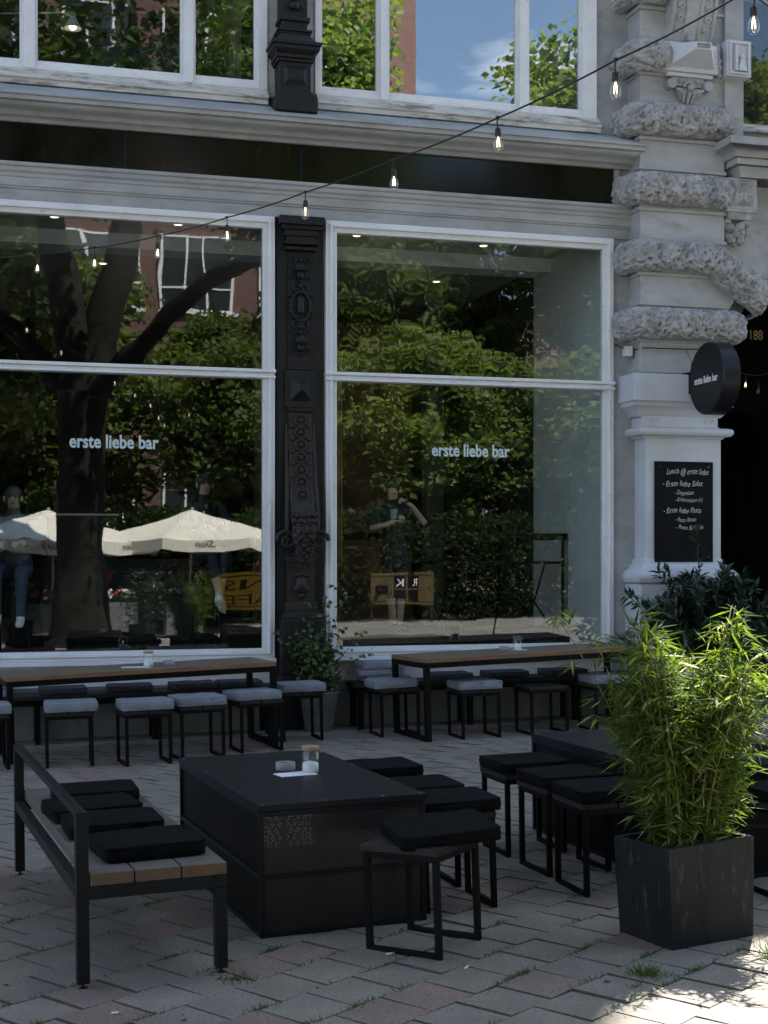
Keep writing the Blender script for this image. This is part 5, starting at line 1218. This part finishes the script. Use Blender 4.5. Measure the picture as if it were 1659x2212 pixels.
for q in 'LR': ge += [('kn'+q, 'mc'+q, 'navy'), ('mc'+q, 'an'+q, 'skin'), ('an'+q, 'he'+q, 'sock'), ('he'+q, 'to'+q, 'sneaker')]
figure('person', 'seated guest in navy shorts, dark socks and white sneakers behind the left window', Wd(-1.17, -.82, 1.62), FA+R(6), gj, ge, M, ('hairdark', 'cap'), None, hd, head=(0, .06, .69, (0, -1)))
int_stool(Wd(-1.17, -.82, .72), .78, 'high stool under the guest in navy shorts')
# upstairs guests
UJ = seated(0, 0)
figure('person', 'person in dark clothes with reddish face sitting behind the upper left window', Wd(-2.10, -.62, 5.93), FA+R(150), UJ, sedges('shirtblack', 'shirtblack', 'navy', 'navy', 'shirtblack'), M, ('hairgrey', 'cap'), None, hd, head=(0, -.08, .69, (0, -1)))
figure('person', 'broad shouldered person in black seen from behind in the upper left window', Wd(-1.66, -.66, 5.91), FA+R(185), {k: (v[0]*1.15, v[1], v[2], v[3]) for k, v in UJ.items()}, sedges('shirtblack', 'shirtblack', 'navy', 'navy', 'shirtblack'), M, ('hairdark', 'cap'), None, hd, head=(0, -.08, .69, (0, -1)))
t = onfac('desk_lamp', 'white angled desk lamp glowing warm in the upper left window', 'lamp', -2.42, -1.4, 6.90)
m = MB(); m.lathe([(.025, .09), (.035, .075), (.05, .04), (.095, -.03), (.09, -.03), (.045, .04), (.0, .07)], 20); m.build('lamp_shade', M['plastic'], t, True)
m = MB(); m.ball((0, 0, -.015), .04, .04, .03, 10); m.build('lamp_bulb', M['bulbfaint'], t, True)
m = MB(); m.tube([(0, 0, .08), (-.1, 0, .12), (-.75, .05, .06), (-.78, .05, -.5)], .010, 6); m.build('arm', M['plastic'], t)
t = onfac('desk', 'office desk with papers behind the upper left window', 'desk', -2.45, -1.6, 5.5)
m = MB(); m.box(-.5, .5, -.35, .35, .70, .74); m.build('desktop', M['int_white'], t); m = MB(); m.box(-.45, .3, -.25, .2, .741, .86); m.box(-.35, .25, -.2, .2, .8605, .94); m.build('paper_stack', M['news'], t)
for x in (-.47, .43):
    for y in (-.32, .28): m = MB(); m.box(x, x+.04, y, y+.04, 0, .6995); m.build('leg', M['plastic'], t)
t = onfac('picture_frame', 'dark framed picture on the wall of the upper left room', 'picture', -.66, -1.3, 6.35); m = MB(); m.box(-.02, .02, -.35, .35, 0, .85); m.build('frame', M['black'], t); m = MB(); m.box(-.025, -.0202, -.30, .30, .05, .80); m.build('canvas', M['int_dark'], t)
t = onfac('desk_chair', 'black office chair back at the bottom of the upper middle window', 'chair', .10, -.9, 5.5)
m = MB(); m.ball((0, 0, .55), .22, .06, .22, 14); m.build('backrest', M['shirtblack'], t, True); m = MB(); m.box(-.22, .22, -.4, .02, .42, .47); m.build('seat', M['shirtblack'], t, bevel=.02); m = MB(); m.tube([(0, -.2, 0), (0, -.2, .42)], .03, 8); m.build('stem', M['black'], t)
# bar furniture behind the lower windows
t = onfac('bar_counter', 'dark bar counter with glass display case behind the left window', 'counter', -2.7, -1.7, .72)
m = MB(); m.box(0, 1.6, 0, .6, 0, .85); m.build('base', M['int_dark'], t, bevel=.01); m = MB(); m.box(.05, .75, .02, .5, .851, 1.30); m.build('glass_case', M['screen'], t, bevel=.006); m = MB(); m.box(.04, .76, .01, .51, 1.301, 1.318); m.build('case_top', M['steel'], t)
t = onfac('wine_bottle', 'dark bottle with gold foil top standing on the glass case behind the left window', 'bottle', -2.57, -1.95, 2.04)
m = MB(); m.lathe([(0, 0), (.042, 0), (.045, .01), (.045, .19), (.035, .235), (.016, .265), (.015, .30)], 18); m.build('body', M['bottle'], t, True); m = MB(); m.lathe([(.0165, .262), (.0165, .325), (.018, .326), (.018, .34), (0, .342)], 14); m.build('foil', M['foil'], t, True)
t = onfac('bistro_table', 'narrow black table with crossed legs behind the right window', 'table', 1.85, -1.0, .72)
m = MB(); m.box(-.72, .72, -.3, .3, .80, .83); m.build('tabletop', M['black'], t, bevel=.004)
for x in (-.5, .5):
    m = MB(); m.tube([(x-.2, -.2, 0), (x+.2, .2, .80)], .012, 6); m.tube([(x+.2, -.2, 0), (x-.2, .2, .80)], .012, 6); m.build('crossed_leg', M['black'], t)
t = onfac('window_rail', 'black horizontal rail inside the right shop window', 'rail', .04, -.95, 1.77); m = MB(); m.box(0, 2.66, -.02, .02, 0, .075); m.build('bar', M['black'], t, bevel=.004)
for x in (.02, 2.60): m = MB(); m.box(x, x+.03, -.012, .012, -1.06, -.0005); m.build('upright', M['black'], t)
t = onfac('bolster', 'black bolster cushion on the window ledge behind the right window', 'cushion', 1.30, -.32, .83); m = MB(); m.tube([(0, 0, 0), (.03, 0, 0), (1.2, 0, 0), (1.23, 0, 0)], [.05, .065, .065, .05], 16); m.build('roll', M['cloth_black'], t, True)
t = onfac('doorway_arch', 'black arched doorway at the back of the right room', 'doorway', 2.35, -3.0, .72)
m = MB(); pr_ = [(-.32, 0), (.32, 0), (.32, 2.7)]+[(.32*math.cos(R(9*i)), 2.7+.9*math.sin(R(9*i))) for i in range(1, 20)]+[(-.32, 2.7)]
m.v = [(x, 0, z) for x, z in pr_]+[(x, .06, z) for x, z in pr_]; k = len(pr_); m.f = [tuple(range(k)), tuple(reversed(range(k, 2*k)))]+[(i, (i+1) % k, k+(i+1) % k, k+i) for i in range(k)]; m.m = [0]*len(m.f)
m.build('door_leaf', M['board'], t)

# ================================================================== THE OTHER SIDE OF THE SQUARE (seen in the panes)
SUNG = Vector((sdir.x/sdir.z, sdir.y/sdir.z))
# ---- the forked plane tree beside the camera
t = thing('plane_tree', 'thick forked plane tree reflected in the left shop window', 'tree', (1.62, .30, G*1.6-.05), 0)
def limb(m, pts_, r, n=12, wob=.03):
    P_ = []; Rr = []; k = len(pts_)
    for i in range((k-1)*5+1):
        u = i/5; a_ = min(int(u), k-2); f_ = u-a_
        p0, p1, p2, p3 = [Vector(pts_[max(0, min(k-1, q))]) for q in (a_-1, a_, a_+1, a_+2)]
        p = .5*((2*p1)+(-p0+p2)*f_+(2*p0-5*p1+4*p2-p3)*f_*f_+(-p0+3*p1-3*p2+p3)*f_**3)
        P_.append(p+Vector((noise.noise(p*.9)*wob, noise.noise(p*.9+Vector((5, 0, 0)))*wob, 0))); Rr.append(np.interp(u, range(k), r))
    m.tube(P_, Rr, n)
m = MB()
limb(m, [(0, 0, -.3), (.0, .0, .3), (-.02, .02, 1.5), (-.02, .05, 3.2), (.0, .1, 4.6)], [.78, .60, .47, .44, .46], 18, .06)
m.v = [tuple(Vector(v)+Vector((v[0], v[1], 0)).normalized()*(.05*noise.noise(Vector(v)*3)+.03*noise.noise(Vector(v)*9))) for v in m.v]
m.build('trunk', M['bark'], t, 'all')
for (pp, rr) in (([(0, .1, 4.2), (-.15, .05, 5.6), (-.5, -.05, 7.4), (-.9, -.3, 9.5), (-1.5, -1.2, 12)], [.40, .34, .29, .22, .08]), ([(0, .1, 4.2), (.25, .25, 5.4), (.65, .5, 7.2), (.9, .2, 9.5), (1.3, -.6, 12)], [.40, .33, .27, .20, .08]),
                 ([(.05, .15, 4.3), (.35, 1.1, 5.0), (1.1, 2.7, 6.1), (1.6, 4.1, 6.6), (2.2, 5.2, 7.2)], [.26, .21, .16, .11, .05]), ([(-.1, 0, 4.4), (-.8, -.8, 5.6), (-1.8, -1.5, 6.6), (-3.2, -2.2, 8)], [.22, .18, .13, .05]), ([(1.1, 2.7, 6.1), (1.9, 3.2, 6.6), (3.0, 3.4, 7.2)], [.09, .07, .03]), ([(-.5, -.05, 7.4), (-1.6, 1.2, 8.6), (-2.6, 2.4, 9.6)], [.14, .1, .04])):
    m = MB(); limb(m, pp, rr, 10, .08); m.build('branch', M['bark'], t, 'all')
umb = [(5.05, -2.6), (5.25, -7.0), (2.15, -3.15)]
CL = []
rp_ = np.random.default_rng(3)
while len(CL) < 220:
    p = rp_.uniform(-1, 1, 3)
    if np.dot(p, p) > 1: continue
    CL.append(p*np.array([6.0, 6.0, 3.4])+np.array([-.6, .2, 11.2]))
P_ = np.concatenate([c+rp_.normal(size=(95, 3))*np.array([.55, .55, .35]) for c in CL])
Wp = P_+np.array([1.62, .30, 0]); keep = np.ones(len(P_), bool)
for (ux, uy) in umb+[(3.0, -1.4), (4.1, -.7)]:
    gx = Wp[:, 0]-SUNG.x*(Wp[:, 2]-1.6); gy = Wp[:, 1]-SUNG.y*(Wp[:, 2]-1.6); keep &= (gx-ux)**2+(gy-uy)**2 > 2.0**2
keep &= ~((Wp[:, 1] > 0) & (Wp[:, 2] < 2.1+.42*Wp[:, 1]))
P_ = P_[keep]; n_ = len(P_); LL = rp_.uniform(.13, .22, n_)
link('crown', leaf_mesh('crown', P_, rdirs(n_)*np.array([1, 1, .5]), rdirs(n_)*.6+np.array([0, 0, .7]), LL, LL*.9, M['planeleaf'], droop=.15, fold=.15, wpos=.5), t)

# ---- trees across the square
def crown_mesh(seed, n_cl, per, rad, lsize):
    g_ = np.random.default_rng(seed); C_ = []
    while len(C_) < n_cl:
        p = g_.uniform(-1, 1, 3); r2 = np.dot(p, p)
        if r2 > 1 or r2 < .12*g_.random(): continue
        C_.append(p*np.array(rad)*(.82+.3*noise.noise(Vector(p*2.3)+Vector((seed, 0, 0)))))
    P_ = np.concatenate([c+np.clip(g_.normal(size=(per, 3)), -1.6, 1.6)*np.array([.34, .34, .19]) for c in C_]); n_ = len(P_); LL = g_.uniform(.7, 1.3, n_)*lsize
    return leaf_mesh('crown', P_, rdirs(n_)*np.array([1, 1, .7]), rdirs(n_)*.7+np.array([0, 0, .6]), LL, LL*.75, M['tree'], droop=.15, fold=.15, wpos=.5)
CM = [crown_mesh(1, 260, 125, (3.0, 2.6, 3.3), .175), crown_mesh(2, 240, 125, (2.6, 2.6, 3.9), .17), crown_mesh(3, 190, 115, (2.3, 2.2, 2.4), .165)]
TM = []
for sd in range(2):
    m = MB(); limb(m, [(0, 0, -.3), (.05, .03, 2), (.0+.2*sd, .1, 4.5), (.1, .0, 7.5)], [.24, .19, .15, .05], 10, .08); limb(m, [(.1*sd, .05, 3.4), (.8, .2, 5.2), (1.5, .3, 6.8)], [.10, .08, .03], 6); limb(m, [(.0, .05, 3.0), (-.7, -.2, 4.8), (-1.3, .2, 6.4)], [.10, .07, .03], 6); TM.append(m.mesh('trunk', M['bark'], 'all'))
far = [(-4.5, 22, 1.25, 0, 6.8, 'broad'), (-1.5, 24.5, 1.15, 1, 5.6, 'tall'), (2.6, 21.5, .95, 2, 4.8, 'low'), (5.2, 26, 1.15, 0, 5.6, ''), (6.6, 25, 1.15, 1, 7.2, ''), (11.6, 21, .95, 2, 4.4, ''), (13.7, 24, 1.45, 1, 11.6, ''), (18.4, 26, 1.35, 0, 13.2, ''), (-2.8, 30, 1.3, 1, 7.6, ''), (11.0, 31, 1.2, 0, 6.4, ''), (-8.5, 26, 1.4, 0, 7.4, ''), (21.5, 24, 1.3, 1, 6.8, ''), (5.9, 29, 1.35, 1, 14.4, ''), (4.4, 21.5, .95, 2, 4.6, ''), (7.2, 21.3, .95, 0, 4.8, ''), (9.8, 21.8, 1.0, 2, 4.6, ''), (12.8, 21.2, .95, 0, 4.8, ''), (3.0, 27, 1.0, 2, 6.2, ''), (16.5, 22, 1.0, 0, 4.6, ''), (9.2, 27, 1.25, 1, 8.2, '')]
lbl = ['broad leafy tree reflected at the left edge of the left shop window', 'leafy tree reflected behind the plane trunk in the left window', 'low sunlit tree reflected left of the iron pilaster', 'leafy tree reflected in the left part of the right shop window', 'slim leafy tree reflected above the woman in the right window', 'low sunlit tree reflected beside the right window lettering', 'tall tree reflected at the right of the upper windows', 'leafy tree reflected at the right edge of the right window', 'tall tree reflected in front of the far brick house', 'leafy tree reflected before the red brick strip', 'broad tree beyond the left edge of the reflection', 'tall tree beyond the right edge of the reflection', 'tall tree reflected in the upper middle window before the brick edge', 'small low tree reflected left of the woman', 'small low tree reflected right of the woman', 'small low tree reflected under the right window lettering', 'small low tree reflected near the right end of the black rail', 'tree reflected high in the left window near the iron pilaster', 'low tree reflected against the white partition', 'tall tree reflected in the middle of the right upper pane']
for k, (s_, d_, sc_, ci, hz, _) in enumerate(far):
    p = Wd(s_, d_, -.1+G*(FP+FU*s_+FN*d_).x); t = thing('leafy_tree', lbl[k], 'tree', p, random.uniform(0, 6), 'trees across the square')
    tr_ = link('trunk', TM[k % 2], t); tr_.scale = (sc_, sc_, hz/5.2)
    c_ = link('crown', CM[ci], t); c_.location = (0, 0, hz); c_.scale = (sc_*1.05, sc_*1.05, sc_)
# hedge-like undergrowth
n_ = 90000; g_ = np.random.default_rng(8); S_ = g_.uniform(-8, 22, n_); Dd = g_.normal(19.5, .5, n_)
hz_ = 2.5+.8*np.array([noise.noise(Vector((s_*.8, 3, 0))) for s_ in S_]); Z_ = g_.uniform(0, 1, n_)**.7*hz_+.1
P_ = np.stack([FP.x+FU.x*S_+FN.x*Dd, FP.y+FU.y*S_+FN.y*Dd, Z_], 1); LL = g_.uniform(.10, .17, n_)
tag(link('shrubbery', leaf_mesh('shrubbery', P_, rdirs(n_), rdirs(n_)*.7+np.array([0, 0, .6]), LL, LL*.6, M['hedge'])), kind='stuff', label='dark hedge of shrubs reflected behind the parasols', cat='hedge')

# ---- houses
def far_house(s0, s1, d, h, mt, label, bay, storey, win_w, ground=True):
    p = Wd(s0, d, -1); t = thing('brick_house', label, 'building', p, FA+math.pi)   # its front looks at the bar
    m = MB(); L_ = s1-s0; m.box(-L_, 0, .0, 12, 0, h); m.build('wall', mt, t)
    m = MB(); m.box(-L_-.2, .2, -.2, 12.2, h, h+.35); m.build('roof', M['roof'], t)
    z = 3.3
    while z < h-2.5:
        x = -L_+3.6
        while x < -win_w-.4:
            f_ = MB(); w_ = win_w; fh = storey*.68; e = .09
            for a_ in [0, w_/3, 2*w_/3, w_-e]: f_.box(x+a_, x+a_+e, -.10, .02, z, z+fh)
            for b_ in (0, fh*.30, fh-e): f_.box(x+e, x+w_-e, -.0985, .02, z+b_, z+b_+e*.8)
            f_.box(x-.1, x+w_+.1, -.16, .02, z-.13, z-.001)
            fo = f_.build('window', M['frame_white'], t)
            g = MB(); g.box(x+.02, x+w_-.02, -.06, -.03, z+.02, z+fh-.02); g.build('pane', M['winglass'], fo)
            x += bay
        z += storey
    return t
far_house(-22, 12.9, 40, 30, M['brick'], 'red brick house with white ribbon windows reflected in the panes', 3.6, 4.2, 2.7)
far_house(14.2, 40, 46, 13.0, M['brick2'], 'low brown brick house reflected at the right edge of the right window', 3.4, 3.6, 1.6)

# ---- parasols, flower boxes, guests and yellow boards
def parasol(loc, yaw, label, first=None):
    t_ = thing('parasol', label, 'parasol', loc, yaw, 'cream parasols across the square')
    zr, za, r_ = 2.19, 2.80, 2.3
    m = MB(); n = 8
    rimp = [(r_*math.cos(2*math.pi*(i+.5)/n), r_*math.sin(2*math.pi*(i+.5)/n), zr) for i in range(n)]
    sub = 6; V_ = []
    for i in range(n):
        a_, b_ = Vector(rimp[i]), Vector(rimp[(i+1) % n]); top = Vector((0, 0, za))
        for j_ in range(sub):
            p0 = a_.lerp(b_, j_/sub); p1 = a_.lerp(b_, (j_+1)/sub); sag = lambda u: -.05*4*u*(1-u)
            q0, q1 = p0+Vector((0, 0, sag(j_/sub))), p1+Vector((0, 0, sag((j_+1)/sub)))
            mid0, mid1 = p0.lerp(top, .5)+Vector((0, 0, sag(j_/sub)*.4-.03)), p1.lerp(top, .5)+Vector((0, 0, sag((j_+1)/sub)*.4-.03))
            d0 = q0-Vector((0, 0, (.20+.05*abs(math.sin(j_/sub*math.pi))**.5))); d1 = q1-Vector((0, 0, (.20+.05*abs(math.sin((j_+1)/sub*math.pi))**.5)))
            b0 = len(m.v); m.v += [tuple(x) for x in (q0, q1, mid1, mid0, top, d0, d1)]; m.f += [(b0, b0+1, b0+2, b0+3), (b0+3, b0+2, b0+4), (b0+5, b0+6, b0+1, b0)]; m.m += [0]*3
    cn_ = m.build('canopy', M['canvas'], t_, False); s_ = cn_.modifiers.new('s', 'SOLIDIFY'); s_.thickness = .006
    m = MB(); m.tube([(0, 0, .05), (0, 0, za+.05)], .027, 10); m.build('pole', M['polewood'], t_, True)
    m = MB(); m.box(-.3, .3, -.3, .3, 0, .07); m.build('base', M['concrete'], t_, bevel=.01)
    tm = fit_text('Sion', .42, .2, M['greyknit'], shear=.3, bold=-.001)
    for i in range(n):
        a_, b_ = Vector(rimp[i]), Vector(rimp[(i+1) % n]); mid = a_.lerp(b_, .5); an = math.atan2(mid.y, mid.x)
        L_ = link('lettering', tm, cn_); L_.rotation_euler = (0, 0, an+math.pi/2); dd = Vector((math.cos(an), math.sin(an), 0)); L_.location = mid+dd*.012-Vector((-dd.y, dd.x, 0))*.21+Vector((0, 0, -.19))
    return t_
for k, (x, y) in enumerate(umb): parasol((x, y, G*x-.30), FA+R(180), ('large cream parasol reflected in the left window before the iron pilaster', 'cream parasol reflected behind the others in the left window', 'cream parasol reflected at the left edge left of the tree trunk')[k])
def flowerbox(x, y, label, w_=.72):
    t_ = thing('flower_box', label, 'flower box', onground(x, y), FA+math.pi, 'grey flower boxes across the square')
    m = MB(); m.box(-w_/2, w_/2, -.25, .25, 0, .66); m.build('box', M['concrete'], t_, bevel=.01)
    g_ = np.random.default_rng(int(abs(x*100))); n_ = 420; P_ = g_.uniform(-1, 1, (n_, 3))*np.array([w_/2, .25, .13])+np.array([0, 0, .74]); LL = g_.uniform(.05, .09, n_)
    link('foliage', leaf_mesh('foliage', P_, rdirs(n_), rdirs(n_)+np.array([0, 0, .8]), LL, LL*.7, M['laurel']), t_)
    for nm, mt, q in (('red_blossoms', 'petalred', 0), ('white_blossoms', 'petalwhite', 1)):
        m = MB(); r_ = random.Random(int(x*77)+q)
        for i in range(24):
            c_ = ((r_.uniform(-.9, .9)*w_/2) if q == 0 else r_.choice((-.33, .25))*w_+r_.gauss(0, .05), r_.uniform(-.28, .2), .80+r_.uniform(-.06, .10)); m.ball(c_, .042, .042, .034, 6)
        m.build(nm, M[mt], t_, 'all')
flowerbox(2.98, -1.40, 'grey box of red and white flowers reflected in the middle of the left window'); flowerbox(4.10, -.78, 'grey flower box reflected right of the dark bush'); flowerbox(1.55, -2.25, 'grey flower box reflected left of the tree trunk')
for (x, y, lb) in ((2.05, 2.30, 'dark bamboo bush reflected in front of the flower boxes'), (.95, -.9, 'dark bush reflected at the left bottom corner of the left window')):
    t_ = thing('dark_bush', lb, 'bush', onground(x, y), 0, 'dark bushes reflected in the left window')
    m = MB(); m.lathe([(0, 0), (.2, 0), (.22, .4), (.19, .4), (0, .36)], 18); m.build('pot', M['planter'], t_, True)
    g_ = np.random.default_rng(4); n_ = 1500; P_ = g_.normal(size=(n_, 3))*np.array([.16, .16, .28])+np.array([0, 0, .85]); P_[:, 2] = np.clip(P_[:, 2], .35, 1.30); LL = g_.uniform(.07, .13, n_)
    link('foliage', leaf_mesh('foliage', P_, rdirs(n_), rdirs(n_), LL, LL*.15, M['laurel']), t_)
ppl = [(4.35, -2.95, 20, 'shirtwhite', 'hairgrey', 'grey haired guest in a patterned white shirt reflected under the parasol'), (5.0, -3.2, 150, 'shirtblack', 'hairdark', 'dark dressed guest reflected right of the patterned shirt'), (5.55, -3.4, 200, 'shirtblack', 'hairdark', 'dark dressed guest reflected by the parasol pole'), (6.1, -3.6, 220, 'navy', 'hairgrey', 'grey haired guest in navy reflected beside the yellow board')]
cj = seated(); 
for (x, y, yw, sh, hr, lb) in ppl:
    figure('person', lb, onground(x, y, .47), R(yw), cj, sedges(sh, 'skin', 'navy', 'navy', 'shirtblack'), M, (hr, 'cap'), 'guests under the parasols', hd, head=(0, -.08, .69, (0, -1)))
    t_ = thing('cafe_chair', 'cafe chair of the ' + lb.replace('reflected ', ''), 'chair', onground(x, y), R(yw), 'cafe chairs across the square')
    m = MB(); m.box(-.21, .21, -.2, .22, .40, .43); m.build('seat', M['wooddark'], t_, bevel=.005); m = MB(); m.box(-.21, .21, .21, .235, .5, .82); m.build('backrest', M['wooddark'], t_, bevel=.005)
    for xx in (-.19, .17):
        m = MB(); m.box(xx, xx+.025, -.19, -.165, 0, .3995); m.build('leg', M['black'], t_); m = MB(); m.box(xx, xx+.025, .18, .205, 0, .82); m.build('leg', M['black'], t_)
def board(x, y, w_, h_, label, lines, dark=False):
    t_ = thing('yellow_board', label, 'sign board', (x, y, G*x+.35), FA+math.pi-R(4), 'yellow boards across the square')
    m = MB(); m.box(0, w_, -.0, .03, 0, h_); m.build('panel', M['yellow_shaded' if dark else 'yellow'], t_, bevel=.004)
    m = MB(); m.box(.03, w_-.03, -.0025, -.0004, .06, .085); m.box(.03, w_-.03, -.0025, -.0004, h_-.085, h_-.06); m.build('border_line', M['wooddark'], t_)
    for (tx, lx, lz, w2, s2) in lines:
        o_ = link('lettering', fit_text(tx, w2, s2, M['wooddark'] if not dark else M['signtext']), t_); o_.location = (lx, -.006 if dark else -.002, lz)
    for x_ in (.02, w_-.06): m = MB(); m.box(x_, x_+.04, .0305, .07, -.4, h_+.05); m.build('post', M['wooddark'], t_)
    return t_
board(7.35, -2.15, 1.75, .78, 'yellow lettered board reflected right of the white sneakers', [('EI NS', .12, .43, 1.45, .30), ('HAFE', .25, .12, 1.3, .30)])
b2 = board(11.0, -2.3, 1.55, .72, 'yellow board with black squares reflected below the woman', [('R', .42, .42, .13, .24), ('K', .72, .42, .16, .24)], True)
m = MB()
for (x_, z_) in ((.38, .38), (.68, .38), (.38, .06), (.68, .06)): m.box(x_, x_+.26, -.005, -.0003, z_, z_+.28)
m.build('black_square', M['black'], b2)
m = MB(); m.box(1.12, 1.40, -.005, -.0003, .25, .45); m.build('black_label', M['black'], b2)
t = thing('pennant', 'small red triangular pennant reflected right of the tree trunk', 'pennant', (3.35, -3.2, .95), FA)
m = MB(); m.add([(0, 0, .34), (.24, 0, .32), (.06, .02, 0), (0, .006, .34), (.24, .006, .32), (.06, .026, 0)], [(0, 1, 2), (5, 4, 3), (0, 2, 5, 3), (1, 4, 5, 2), (0, 3, 4, 1)]); m.build('cloth', M['red'], t)
m = MB(); m.tube([(-.3, 0, .36), (.5, 0, .34)], .004, 5); m.build('cord', M['rubber'], t)
